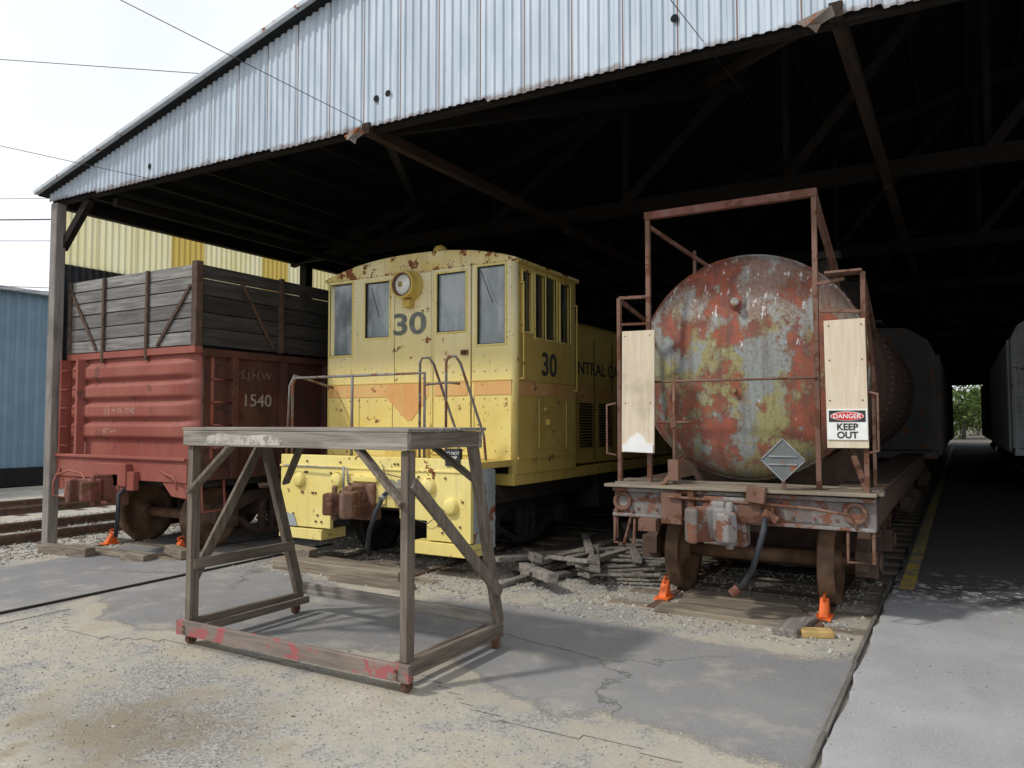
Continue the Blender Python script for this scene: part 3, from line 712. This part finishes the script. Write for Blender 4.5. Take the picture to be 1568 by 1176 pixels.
m=MB(); m.lathe((hc[0]-.02,hc[1]-.195,hc[2]),(0,-1,0),[(.035,.0),(.035,.01),(0,.015)],16); m.make('headlight_bulb_cap',loco,plain('bulb_brass',(.35,.26,.08),.3))
m=MB(); m.lathe((-5.95,8.25,3.99),(0,0,1),[(.1,0),(.1,.06),(.07,.11),(0,.14)],20); m.make('roof_beacon',loco,M_loco)
text(loco,'number_front','30',(-6.35,cf-.006,3.06),.40,'-y',M_num,.003,1.45,bold=.008)
text(loco,'number_side','30',(cr+.006,8.98,2.50),.42,'+x',M_numd,.003,1.05,bold=.008)
m=MB(); hl,hr=LX-1.45,LX+1.45
m.ext([(hl,1.15),(hr,1.15),(hr,3.05),(hr-.06,3.2),(hr-.2,3.28),(hl+.2,3.28),(hl+.06,3.2),(hl,3.05)],'y',cb+.0,17.2); m.make('engine_hood',loco,M_loco,bevel=.01)
m=MB(); m.bb(hr+.001,hr+.005,cb+.02,17.1,2.12,2.27); m.make('hood_stripe',loco,M_orange)
text(loco,'hood_lettering','CENTRAL CALIFORNIA',(hr+.006,11.4,2.55),.27,'+x',M_numd,.002,1.2,bold=.003)
m=MB()
for y0_ in (10.15,10.85,11.55,12.6):
    for q in range(16): m.box((hr+.008,y0_+.25,1.4+q*.042),(.03,.46,.012),(0,.6,0))
m.make('louvres',loco,M_under)
m=MB()
for y0_ in np.arange(10,17,.7): m.bb(hr,hr+.01,y0_,y0_+.012,1.2,3.0)
m.make('hood_door_seams',loco,M_under)
m=MB(); m.cyl((LX,12,3.25),(LX,12,3.5),.12); m.make('exhaust_stack',loco,M_under)
bl,br=-7.73,-4.74; by=7.2
m=MB(); m.bb(bl,br,by,cf-.002,1.22,1.30); m.bb(cl+.02,cr-.02,cf,17.2,.98,1.12); m.make('deck',loco,M_loco,bevel=.006)
m=MB()
m.ext([(bl,.42),(bl,1.34),(br,1.34),(br,.42),(br-.0,.40),(-5.35,.40),(-5.35,.62),(-5.75,.62),(-5.75,.74),(-6.85,.74),(-6.85,.42)],'y',by-.03,by+.03)
m.make('bumper_plate',loco,M_locobump,bevel=.008)
m=MB(); m.bb(bl+.0,bl+.75,by-.05,by+.4,.27,.40); m.bb(-5.55,br,by-.05,by+.4,.24,.385); m.bb(bl-.01,br+.01,by-.045,by-.031,1.18,1.21)
m.make('footboards',loco,M_locobump,bevel=.008)
m=MB(); m.ext([(bl+.02,.42),(bl+.32,.42),(bl+.26,.56),(bl+.1,.60),(bl+.02,.56)],'y',by-.045,by-.031)
m.ext([(by+.04,.3),(by+.5,.3),(by+.5,1.2),(by+.3,1.27),(by+.04,1.27)],'x',br-.02,br-.005); m.bb(br-.28,br,by+.05,by+.5,.3,.33); m.bb(br-.28,br,by+.05,by+.5,.62,.65); m.bb(br-.28,br,by+.05,by+.5,.93,.96)
m.make('corner_steps',loco,M_bluegrey,bevel=.004)
m=MB()
for xx,zz in ((-7.38,1.02),(-6.72,1.04),(-5.32,1.02),(-5.0,.8)): m.lathe((xx,by-.03,zz),(0,-1,0),[(.1,0),(.1,.02),(.075,.06),(.03,.07),(0,.07)],20)
m.bb(-6.62,-5.95,by-.06,by-.031,.78,1.12); m.bb(-6.45,-6.05,by-.10,by-.06,1.04,1.10)
m.make('bumper_fittings',loco,M_locobump,bevel=.006)
m=MB()
for _ in range(40):
    xx=random.uniform(bl+.1,br-.1); zz=random.choice((.5,.58,1.26,.86,1.12)); 
    if zz<.75 and -6.85<xx<-5.35: continue
    m.cyl((xx,by-.045,zz),(xx,by-.03,zz),.014,n=8)
m.make('bumper_bolts',loco,M_rust)
coupler(loco,-6.28,by,.80,M_rust,-1)
m=MB(); m.tube([(-5.85,by-.02,.98),(-5.85,by-.2,.9),(-5.88,by-.3,.72),(-5.95,by-.33,.5),(-6.02,by-.28,.3),(-6.05,by-.2,.2)],.028,10)
m.tube([(-6.0,by-.05,1.25),(-5.9,by-.12,1.15),(-5.6,by-.1,1.1),(-5.3,by-.12,.95),(-5.05,by-.1,.75),(-5.3,by-.08,.6),(-5.6,by-.1,.66)],.006,6)
m.make('brake_hose',loco,M_hose)
m=MB(); m.cyl((-5.85,by,1.0),(-5.86,by-.24,.86),.036,n=10); m.box((-5.78,by-.1,1.0),(.18,.1,.08),(0,.5,0)); m.box((-5.62,by-.12,1.06),(.12,.08,.06)); m.cyl((-6.55,by-.12,.9),(-6.55,by-.12,1.22),.014,n=8)
m.tube([(-7.6,by-.1,1.2),(-6.5,by-.12,1.2),(-6.45,by-.14,1.0)],.012); m.make('hose_valves',loco,M_vent)
m=MB(); yr=by+.05; zr=2.34
m.tube([(-7.62,yr,1.3),(-7.62,yr,zr-.08),(-7.58,yr,zr),(-6.55,yr,zr),(-5.45,yr,zr),(-5.45,yr,1.3)],.018)
m.tube([(-6.58,yr,1.3),(-6.58,yr,zr)],.018); m.tube([(-5.45,yr,2.2),(-5.12,yr,2.22),(-4.95,yr,2.2)],.014)
for xx in (-5.52,-5.14): m.tube([(xx,yr,1.3),(xx,yr,zr+.12),(xx+.03,yr,zr+.18),(xx+.12,yr+.02,zr+.18),(xx+.16,yr+.06,zr+.1),(xx+.2,yr+.5,1.6),(xx+.22,yr+.52,1.3)],.016)
m.tube([(-7.72,yr,1.3),(-7.74,yr+.06,zr-.1),(-7.7,yr+.1,zr+.04),(-7.66,yr+.3,zr),(-7.66,yr+.8,zr-.1)],.016)
m.make('handrails',loco,M_greysteel)
m=MB(); m.box((-4.98,by-.02,1.36),(.2,.06,.2)); m.make('warning_tag_back',loco,M_black,bevel=.004)
text(loco,'tag_text','DO NOT\nHUMP',(-4.98,by-.055,1.38),.05,'-y',M_white,.001)
m=MB(); m.box((-6.0,by+.3,1.42),(.35,.2,.24)); m.cyl((-5.6,by+.3,1.3),(-5.6,by+.3,1.62),.05); m.make('deck_fittings',loco,M_loco,bevel=.01)
m=MB(); m.bb(cl+.2,cr-.25,by+.2,17,.75,.98); m.bb(cr-.5,cr-.15,10.9,12.6,.45,.98); m.bb(LX-.9,LX+.9,by+.04,by+.2,.7,1.2); m.make('underframe',loco,M_under,bevel=.01)
truck(loco,LX,8.3,.42,2.0,M_under,M_under); truck(loco,LX,14.,.42,2.0,M_under,M_under)

# ------------------------------------------------------------------ gondola
GX=-9.95; gon=group('gondola_car',(GX,6.4,0)); gl,gr,gy=-11.4,-8.5,6.42; ge=18
m=MB()
m.bb(gl,gr,gy-.02,gy+.1,2.66,2.75); m.bb(gl,gl+.07,gy-.01,gy+.12,1.2,2.66)
prof2=[]; NZ=80
for i in range(NZ+1):
    z=1.28+(2.66-1.28)*i/NZ
    ph=(z-1.50)/.275; fr=ph-math.floor(ph); a=0
    if 0<=ph<4:
        u=min(1,max(0,(.5-abs(fr-.5))/.26)); a=.075*u*u*(3-2*u)
    prof2.append((z,a))
colsx=[(gl+.07,0,0),(gl+.2,0,1)]+[(gl+.2+(gr-.45-gl-.2)*i/8,0,1) for i in range(1,9)]+[(gr-.3,0,.85),(gr-.17,.015,.5),(gr-.07,.05,.15),(gr-.01,.12,0),(gr+.005,.25,0)]
vs=[];
for X,dy,s in colsx:
    for z,a in prof2: vs.append((X,gy+.03+dy-a*s,z))
n_=NZ+1
m.add(vs,[(k_*n_+i,(k_+1)*n_+i,(k_+1)*n_+i+1,k_*n_+i+1) for k_ in range(len(colsx)-1) for i in range(NZ)],True)
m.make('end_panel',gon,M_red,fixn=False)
m=MB(); m.bb(gl-.02,gr+.02,gy-.12,gy+.1,.98,1.3); m.bb(gl-.02,gr+.02,gy-.16,gy-.121,1.26,1.3); m.bb(GX-.35,GX+.35,gy-.22,gy-.12,.9,1.2)
m.bb(GX+.2,GX+.5,gy-.2,gy-.12,.85,1.1)
m.ext([(gl,.98),(gl+.5,.98),(gl+.3,.8),(gl,.78)],'y',gy-.1,gy); m.ext([(gr,.98),(gr-.5,.98),(gr-.3,.8),(gr,.78)],'y',gy-.1,gy)
m.make('end_sill',gon,M_red,bevel=.008)
m=MB(); m.bb(gr-.05,gr,gy+.12,ge,1.05,2.72); m.bb(gl,gl+.05,gy+.13,ge,1.05,2.72); m.bb(gr-.02,gr+.06,gy+.1,ge,2.62,2.72); m.bb(gr-.02,gr+.05,gy+.1,ge,1.0,1.16)
for i in range(12): m.bb(gr,gr+.1,6.93+i*.87,7.03+i*.87,1.0,2.62)
m.make('side_panels',gon,M_redshade,bevel=.008)
m=MB(); m.bb(gl+.1,gr-.1,gy+.1,ge,.9,1.05); m.make('floor_frame',gon,M_under)
m=MB(); z=2.76; 
while z<3.78:
    h=random.uniform(.17,.2); h=min(h,3.83-z); m.box((GX,gy+.03+random.uniform(-.006,.006),z+h/2),(gr-gl-.08,.045,h-.014),(random.uniform(-.03,.03),random.uniform(-.003,.003),0)); z+=h
m.make('end_boards',gon,M_boardX,bevel=.006)
m=MB(); z=2.76
while z<3.78:
    h=random.uniform(.2,.25); h=min(h,3.83-z)
    for a,b in ((gy+.08,10.2),(10.22,14.1),(14.12,ge)): m.box((gr-.04,(a+b)/2,z+h/2),(.045,b-a-.01,h-.012)); m.box((gl+.04,(a+b)/2,z+h/2),(.045,b-a-.01,h-.012))
    z+=h
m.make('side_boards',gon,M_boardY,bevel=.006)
m=MB()
m.bb(gr-.09,gr+.015,gy-.02,gy+.08,2.75,3.86); m.bb(gl-.01,gl+.06,gy-.02,gy+.08,2.75,3.82)
for i in range(11): m.bb(gr-.015,gr+.04,7.8+i*.87*2,7.87+i*.87*2,2.75,3.84)
m.make('extension_corner_irons',gon,M_under2,bevel=.006)
m=MB()
for xx in (gl+.85,gr-1.05): m.bb(xx,xx+.05,gy-.03,gy+.006,2.6,3.82)
m.beam((gl+.04,gy-.01,3.7),(gl+.7,gy-.01,2.8),.05,.02,up=(0,1,0)); m.beam((gr-.12,gy-.01,3.55),(gr-.8,gy-.01,2.78),.05,.02,up=(0,1,0))
m.beam((gr+.01,7.1,3.7),(gr+.01,7.7,2.8),.02,.05)
m.make('extension_braces',gon,M_under2,bevel=.004)
m=MB()
for i in range(5):
    z=1.42+i*.27; m.tube([(gl+.05,gy-.01,z),(gl+.05,gy-.12,z),(gl+.45,gy-.12,z),(gl+.45,gy-.01,z)],.014)
m.bb(gl+.43,gl+.48,gy-.13,gy-.01,1.3,2.66); m.bb(gl+.02,gl+.06,gy-.13,gy-.01,1.3,2.66)
for i in range(4):
    z=1.42+i*.3; m.tube([(gr,gy+.25,z),(gr+.1,gy+.25,z),(gr+.1,gy+.5,z),(gr,gy+.5,z)],.012)
m.tube([(gr-.5,gy-.12,1.12),(gr-.3,gy-.2,1.1),(gr-.1,gy-.2,1.06),(gr-.05,gy-.2,.9)],.014)
m.tube([(gl+.1,gy-.12,1.1),(gl+.1,gy-.22,.9),(gl+.1,gy-.22,.7),(gl+.4,gy-.22,.7),(gl+.4,gy-.2,.95)],.016)
m.tube([(gr+.02,gy+.1,1.0),(gr+.05,gy+.1,.6),(gr+.05,gy+.45,.6),(gr+.02,gy+.45,1.0)],.016)
m.tube([(GX-.1,gy-.5,1.0),(GX-.5,gy-.3,1.05),(GX-.9,gy-.25,1.08),(gl+.2,gy-.25,1.0)],.016)
m.make('ladder_and_grabs',gon,M_red)
coupler(gon,GX,gy-.1,.86,M_rustred)
m=MB(); m.tube([(GX+.3,gy-.15,.9),(GX+.34,gy-.3,.8),(GX+.36,gy-.32,.5),(GX+.3,gy-.3,.25)],.026,10); m.make('brake_hose',gon,M_hose)
truck(gon,GX,7.25); truck(gon,GX,14.5)
text(gon,'number','1540',(gr+.008,7.42,2.05),.24,'+x',M_numw,.002,1.1,bold=.002); text(gon,'initials','S.J.H.W.',(gr+.008,7.42,2.40),.16,'+x',plain('faint_stencil',(.16,.12,.10),.7,.4,20),.002,1.1)
M_ft=plain('faint_end_stencil',(.40,.24,.20),.7,.4,20)
text(gon,'end_lettering','S. J. H. W. 1540',(GX-.1,gy-.047,1.912),.11,'-y',M_ft,.002); text(gon,'end_lettering_2','BLT 6-41',(GX-.3,gy-.047,1.637),.09,'-y',M_ft,.002)

# ------------------------------------------------------------------ freight cars inside
def hopper(cx,y0,y1,w=1.45,top=4.3,mat=M_hopper):
    e=group('covered_hopper_car',(cx,y0,0)); m=MB()
    m.ext([(cx-w,1.1),(cx+w,1.1),(cx+w,top-.7),(cx+w-.15,top-.35),(cx+w-.6,top-.05),(cx,top),(cx-w+.6,top-.05),(cx-w+.15,top-.35),(cx-w,top-.7)],'y',y0+.8,y1-.8); m.make('body',e,mat,bevel=.02)
    m=MB(); y=y0+.9
    while y<y1-.9: m.bb(cx-w-.07,cx-w-.001,y,y+.09,1.0,top-.7); m.bb(cx+w+.001,cx+w+.07,y,y+.09,1.0,top-.7); y+=1.05
    m.bb(cx-w,cx+w,y0,y1,.95,1.1); 
    for s in (-1,1): m.beam((cx+s*(w-.05),y0+.05,1.1),(cx+s*(w-.05),y0+.05,top-.8),.05,.05)
    for i in range(7): m.cyl((cx-w+.05,y0+.04,1.3+i*.35),(cx-w+.5,y0+.04,1.3+i*.35),.013,n=6)
    m.bb(cx-.35,cx+.35,y0+.2,y1-.2,top+.05,top+.1); m.make('ribs_and_sills',e,mat)
    m=MB(); 
    for k in range(3):
        c=y0+2.9+k*(y1-y0-5.8)/2; m.ext([(c-1.,1.0),(c+1.,1.0),(c+.3,.4),(c-.3,.4)],'x',cx-1.0,cx+1.0)
    m.make('hopper_bays',e,M_under)
    truck(e,cx,y0+.9); truck(e,cx,y1-2.6); coupler(e,cx,y0,.85,M_under2)
hopper(-1.86,19.2,33,1.4,4.0); hopper(-1.86,35,49)
hopper(2.6,21.8,37,1.5,4.5,M_hopperl); hopper(2.6,39,53,1.5,4.4)
hopper(-6.25,20,33)

# ------------------------------------------------------------------ wheeled table
tb=group('wheeled_work_table',(-4.3,4.6,0))
ax,bx_=-5.39,-3.20; ya,yt,yb=4.06,4.88,5.24; TH=1.72
m=MB()
yy=ya-.06
for w in (.2,.19,.2,.21,.16): m.box(((ax+bx_)/2+random.uniform(-.01,.01),yy+w/2,TH-.012),(bx_-ax+.12,w-.008,.024),(random.uniform(-.008,.008),random.uniform(-.003,.003),0)); yy+=w
m.bb(ax-.05,bx_+.05,ya-.055,ya-.01,TH-.145,TH-.026); m.bb(ax-.05,bx_+.05,yt-.0,yt+.04,TH-.15,TH-.026)
m.make('table_top',tb,M_tabX,bevel=.005)
m=MB(); m.ext([(ax+.22,TH-.135),(ax+1.05,TH-.13),(ax+1.08,TH-.09),(ax+.98,TH-.05),(ax+.62,TH-.06),(ax+.4,TH-.04),(ax+.25,TH-.07)],'y',ya-.058,ya-.0555)
m.make('worn_white_paint',tb,painted('chalky_white',(.50,.48,.45),(.36,.34,.31),rust=(.2,.18,.15),amt=1.1,scale=5))
m=MB(); m.bb(bx_+.005,bx_+.045,ya-.009,yt-.001,TH-.14,TH-.026); m.bb(ax-.045,ax-.005,ya-.009,yt-.001,TH-.14,TH-.026); m.bb((ax+bx_)/2,(ax+bx_)/2+.04,ya,yt,TH-.12,TH-.026)
for X in (ax,bx_): m.beam((X,ya,.13),(X,yb+.04,.12),.05,.11); m.beam((X+.12*(1 if X<-4 else -1),ya+.03,.12),(X+.12*(1 if X<-4 else -1),yb,.12),.04,.06)
m.beam((ax+.03,ya,.62),(ax+.03,yb-.1,.62),.035,.085)
m.make('side_rails',tb,M_tabY,bevel=.005)
m=MB()
m.beam((ax,ya+.02,.18),(ax,ya+.02,TH-.15),.06,.085); m.beam((bx_,ya+.02,.18),(bx_,ya+.02,TH-.15),.06,.085)
m.beam((ax,yb,.18),(ax,yt-.08,TH-.12),.06,.085); m.beam((bx_,yb,.18),(bx_,yt-.02,TH-.12),.06,.085)
m.beam((ax-.03,ya+.03,.45),(ax-.03,yt-.1,1.55),.035,.085); m.beam((bx_+.04,ya+.02,1.36),(bx_+.04,yb-.04,.42),.035,.085)
m.beam((ax+.02,ya-.03,1.2),(ax+.5,ya-.03,1.58),.03,.08,up=(0,1,0)); m.beam((bx_-.0,ya-.03,1.22),(bx_-.42,ya+.0,1.58),.03,.08,up=(0,1,0))
m.beam((bx_-.02,yb-.18,1.25),(bx_-.42,yt,1.6),.03,.08,up=(0,1,0)); m.beam((ax+.02,yb-.2,1.2),(ax+.4,yt,1.6),.03,.07,up=(0,1,0))
m.make('legs_and_braces',tb,M_tabZ,bevel=.005)
m=MB()
for X in (ax,bx_):
    for (Y,Z) in ((ya-.03,1.6),(ya-.03,1.2),(ya-.07,.14),(ya-.07,.10)):
        m.cyl((X+(.02 if X<-4 else -.02),Y-.0,Z),(X+(.02 if X<-4 else -.02),Y-.012,Z),.012,n=8)
m.make('bolts',tb,M_rust)
m=MB(); m.box(((ax+bx_)/2,ya-.045,.125),(bx_-ax+.16,.04,.115),(.05,0,0)); m.make('front_beam',tb,M_tabred,bevel=.005)
m=MB(); m.box(((ax+bx_)/2,yb+.03,.2),(bx_-ax+.02,.04,.1),(0,.01,0)); m.bb(ax+.03,bx_-.03,ya-.02,ya+.02,.07,.12)
m.make('back_beam',tb,M_tabX,bevel=.005)
m=MB()
for X in (ax,bx_):
    for Y in (ya+.02,yb-.04): m.cyl((X-.02,Y,.028),(X+.02,Y,.028),.045,n=18); m.bb(X-.035,X+.035,Y-.03,Y+.03,.06,.075); m.bb(X-.032,X-.024,Y-.02,Y+.02,.02,.07); m.bb(X+.024,X+.032,Y-.02,Y+.02,.02,.07)
m.make('casters',tb,M_rust,bevel=.003)

# ------------------------------------------------------------------ timber, chocks
def pile(name,items,mat):
    m=MB()
    for c,d,r in items: m.box(c,d,r)
    m.make(name,None,mat,bevel=.01)
it=[]
for i in range(24):
    it.append(((-3.85+random.uniform(-.4,.45),8.7+random.uniform(-.8,1.6),.03+.045*(i%5)+random.uniform(0,.02)),(random.uniform(.07,.14),random.uniform(1.1,2.2),random.uniform(.03,.07)),(random.uniform(-.06,.06),random.uniform(-.15,.15),random.uniform(-.5,.5))))
for i in range(9): it.append(((-3.3+random.uniform(-.1,.1),7.85+i*.2,.1+.015*i),(.9,.08,.03),(0,random.uniform(-.1,.1),.35+random.uniform(-.08,.08))))
it.append(((-4.15,7.5,.12),(.13,1.3,.10),(-.05,.1,.85))); it.append(((-4.4,7.95,.2),(.12,1.2,.09),(-.1,.2,.6))); it.append(((-4.0,7.9,.2),(.12,1.3,.05),(-.1,.2,1.0)))
pile('timber_pile',it,M_timber)
pile('timber_crossing',[((-6.3,6.75,.05),(1.9,.24,.13),(0,0,.03)),((-6.5,7.05,.03),(1.5,.2,.1),(0,.01,-.04)),((-5.6,6.5,-.0),(1.1,.16,.07),(0,0,.02)),((-7.2,6.95,.16),(.5,.2,.1),(0,.1,.2))],M_timberx)
pile('crossing_planks',[((-1.95,7.08,.0),(1.15,.26,.06),(0,.01,.02)),((-1.85,7.38,.01),(1.1,.25,.06),(0,-.01,-.02)),((-1.9,7.68,.02),(1.1,.22,.06),(0,0,.03))],M_timberx)
pile('timber_block',[((-1.27,7.0,.01),(.2,.6,.07),(0,0,-.12))],M_timber)
pile('timber_block',[((-1.08,6.85,.01),(.26,.14,.06),(0,0,.4))],plain('yellow_wood',(.45,.31,.12),.9))
pile('wooden_blocks',[((-9.2,6.15,.02),(.35,.25,.1),(0,.05,.3)),((-8.9,6.5,.06),(.5,.14,.12),(0,.05,-.2)),((-10.4,5.9,.04),(.9,.16,.12),(0,0,.15)),((-9.8,6.2,.02),(1.4,.2,.06),(0,0,.06))],M_timberx)
pile('concrete_block',[((-12.6,4.6,-.16),(.35,.2,.12),(0,.05,.3))],M_timberx)
def chock(x,y,s=.85):
    e=group('wheel_chock',(x,y,0)); m=MB()
    m.ext([(y-.11*s,.0),(y+.09*s,.0),(y+.09*s,.05*s),(y+.06*s,.15*s),(y+.02*s,.2*s),(y-.03*s,.13*s),(y-.09*s,.05*s)],'x',x-.045*s,x+.045*s); m.make('wedge',e,M_chock,bevel=.008)
    m=MB(); m.tube([(x,y,.14*s),(x,y-.03,.22*s),(x,y+.05,.24*s),(x,y+.08,.16*s)],.01); m.bb(x-.08*s,x+.08*s,y-.16*s,y+.1*s,-.01,.012); m.make('handle',e,M_chock)
chock(-2.62,7.52); chock(-1.11,7.5); chock(-10.7,6.72); chock(-9.2,6.75)

# ------------------------------------------------------------------ surroundings
bb_=group('blue_building',(-29,12,0)); m=MB(); vs=[];c=[]
y_=-30.
while y_<60:
    for dx,dy in ((0,0),(.12,0),(.15,.04),(.27,.04)): c.append((y_+dx,dy))
    y_+=.3
for yy,d in c: vs+=[(-25+d,yy,.0),(-25+d,yy,5.75)]
m.add(vs,[(2*i,2*i+2,2*i+3,2*i+1) for i in range(len(c)-1)]); m.make('wall',bb_,M_bluebld,fixn=False)
m=MB(); m.ext([(-24.7,5.74),(-24.7,5.84),(-33,7.2),(-41,5.84),(-41,5.74)],'y',-30.3,60.3); m.make('roof',bb_,M_roofmetal)
m=MB(); m.bb(-24.95,-24.8,-30,60,-.2,.35); m.bb(-41,-40.9,-30,60,0,5.7); m.make('plinth',bb_,M_dark)
def wire(pts,r=.012,sag=.0):
    a,b=Vector(pts[0]),Vector(pts[1]); P=[]
    for i in range(13):
        t=i/12; q=a.lerp(b,t); q.z-=sag*4*t*(1-t); P.append(q)
    m=MB(); m.tube(P,r,5); m.make('overhead_wire',None,M_wire)
wire(((-7.9,-1.2,6.45),(-5.47,6.15,4.98)),.004)
wire(((-1.75,3.0,4.7),(-1.83,12,5.38)),.0035)
wire(((-13,2.4,5.85),(-9.1,6.15,4.95)),.004)
for z0,z1,r in ((7.9,7.8,.008),(7.3,7.25,.02),(6.9,6.6,.008),(6.4,5.9,.010),(6.1,5.6,.008)):
    wire(((-40,.5,z0+.3),(-11.75,15.9,min(z1,5.0) if z1<6 else z1)),r*.9,.3)
wire(((-24,-1,8.2),(-8.1,6.5,6.25)),.005)
def tree(x,y,h,rad):
    e=group('tree',(x,y,0)); m=MB(); m.cyl((x,y,-.2),(x+.2,y,h*.45),.22,.12,n=10)
    for i in range(7):
        a=random.random()*6.28; zz=h*random.uniform(.28,.5); m.cyl((x+.1,y,zz),(x+math.cos(a)*rad*.6,y+math.sin(a)*rad*.6,zz+h*.25),.08,.03,n=6)
    m.make('trunk',e,M_timber)
    V=[];F=[]
    cl=[(np.array([x,y,h*.62])+np.random.normal(0,1,3)*np.array([rad*.42,rad*.42,h*.16]),random.uniform(.3,.6)*rad) for _ in range(16)]
    k=0
    for i in range(2600):
        c,s=random.choice(cl); p=c+np.random.normal(0,1,3)*s*.45; q=.16
        d=np.random.normal(0,1,(3,3)); 
        V+= [tuple(p+d[j]*q) for j in range(3)]; F.append((k,k+1,k+2)); k+=3
    me=bpy.data.meshes.new('crown'); me.from_pydata(V,[],F); me.materials.append(M_leaf); o=bpy.data.objects.new('crown',me); scene.collection.objects.link(o); adopt(o,e)
for t in ((-3,84,6.5,3.2),(.2,90,5.0,3.2),(3.6,95,4.8,3),(-6.5,95,8,4),(6.5,100,5.2,3.5),(1.8,112,4.5,4)): tree(*t)

# ------------------------------------------------------------------ light & camera
el,az=R(47),R(35)
w=bpy.data.worlds.new('World'); scene.world=w; w.use_nodes=True; nt=w.node_tree
bg=nt.nodes['Background']; sky=nt.nodes.new('ShaderNodeTexSky'); sky.sky_type='NISHITA'; sky.sun_disc=False
sky.sun_elevation=el; sky.sun_rotation=R(180)+az; sky.dust_density=3; sky.air_density=1.
tc=nt.nodes.new('ShaderNodeTexCoord'); nz=nt.nodes.new('ShaderNodeTexNoise'); nz.inputs['Scale'].default_value=1.6; nz.inputs['Detail'].default_value=4
nt.links.new(tc.outputs['Generated'],nz.inputs['Vector'])
mr=nt.nodes.new('ShaderNodeMapRange'); mr.inputs[1].default_value=.3; mr.inputs[2].default_value=.65; mr.inputs[3].default_value=.74; mr.inputs[4].default_value=.98; nt.links.new(nz.outputs['Fac'],mr.inputs[0])
mx=nt.nodes.new('ShaderNodeMix'); mx.data_type='RGBA'; nt.links.new(mr.outputs[0],mx.inputs[0]); nt.links.new(sky.outputs[0],mx.inputs[6]); mx.inputs[7].default_value=(10.9,11.3,11.9,1)
nt.links.new(mx.outputs[2],bg.inputs[0]); bg.inputs[1].default_value=.1
L=bpy.data.lights.new('sun','SUN'); L.energy=2.2; L.angle=R(4); L.color=(1,.96,.89); lo=bpy.data.objects.new('sun',L); scene.collection.objects.link(lo)
d=Vector((-math.sin(az)*math.cos(el),-math.cos(az)*math.cos(el),math.sin(el))); lo.rotation_euler=d.to_track_quat('Z','Y').to_euler(); lo.location=(-10,-10,20)
cam=bpy.data.cameras.new('camera'); co=bpy.data.objects.new('camera',cam); scene.collection.objects.link(co); scene.camera=co
cam.sensor_width=36; cam.lens=26.86; cam.clip_end=2000; cam.clip_start=.05
co.location=(0,0,1.77); co.rotation_euler=(R(90+2.79),0,R(30.4))
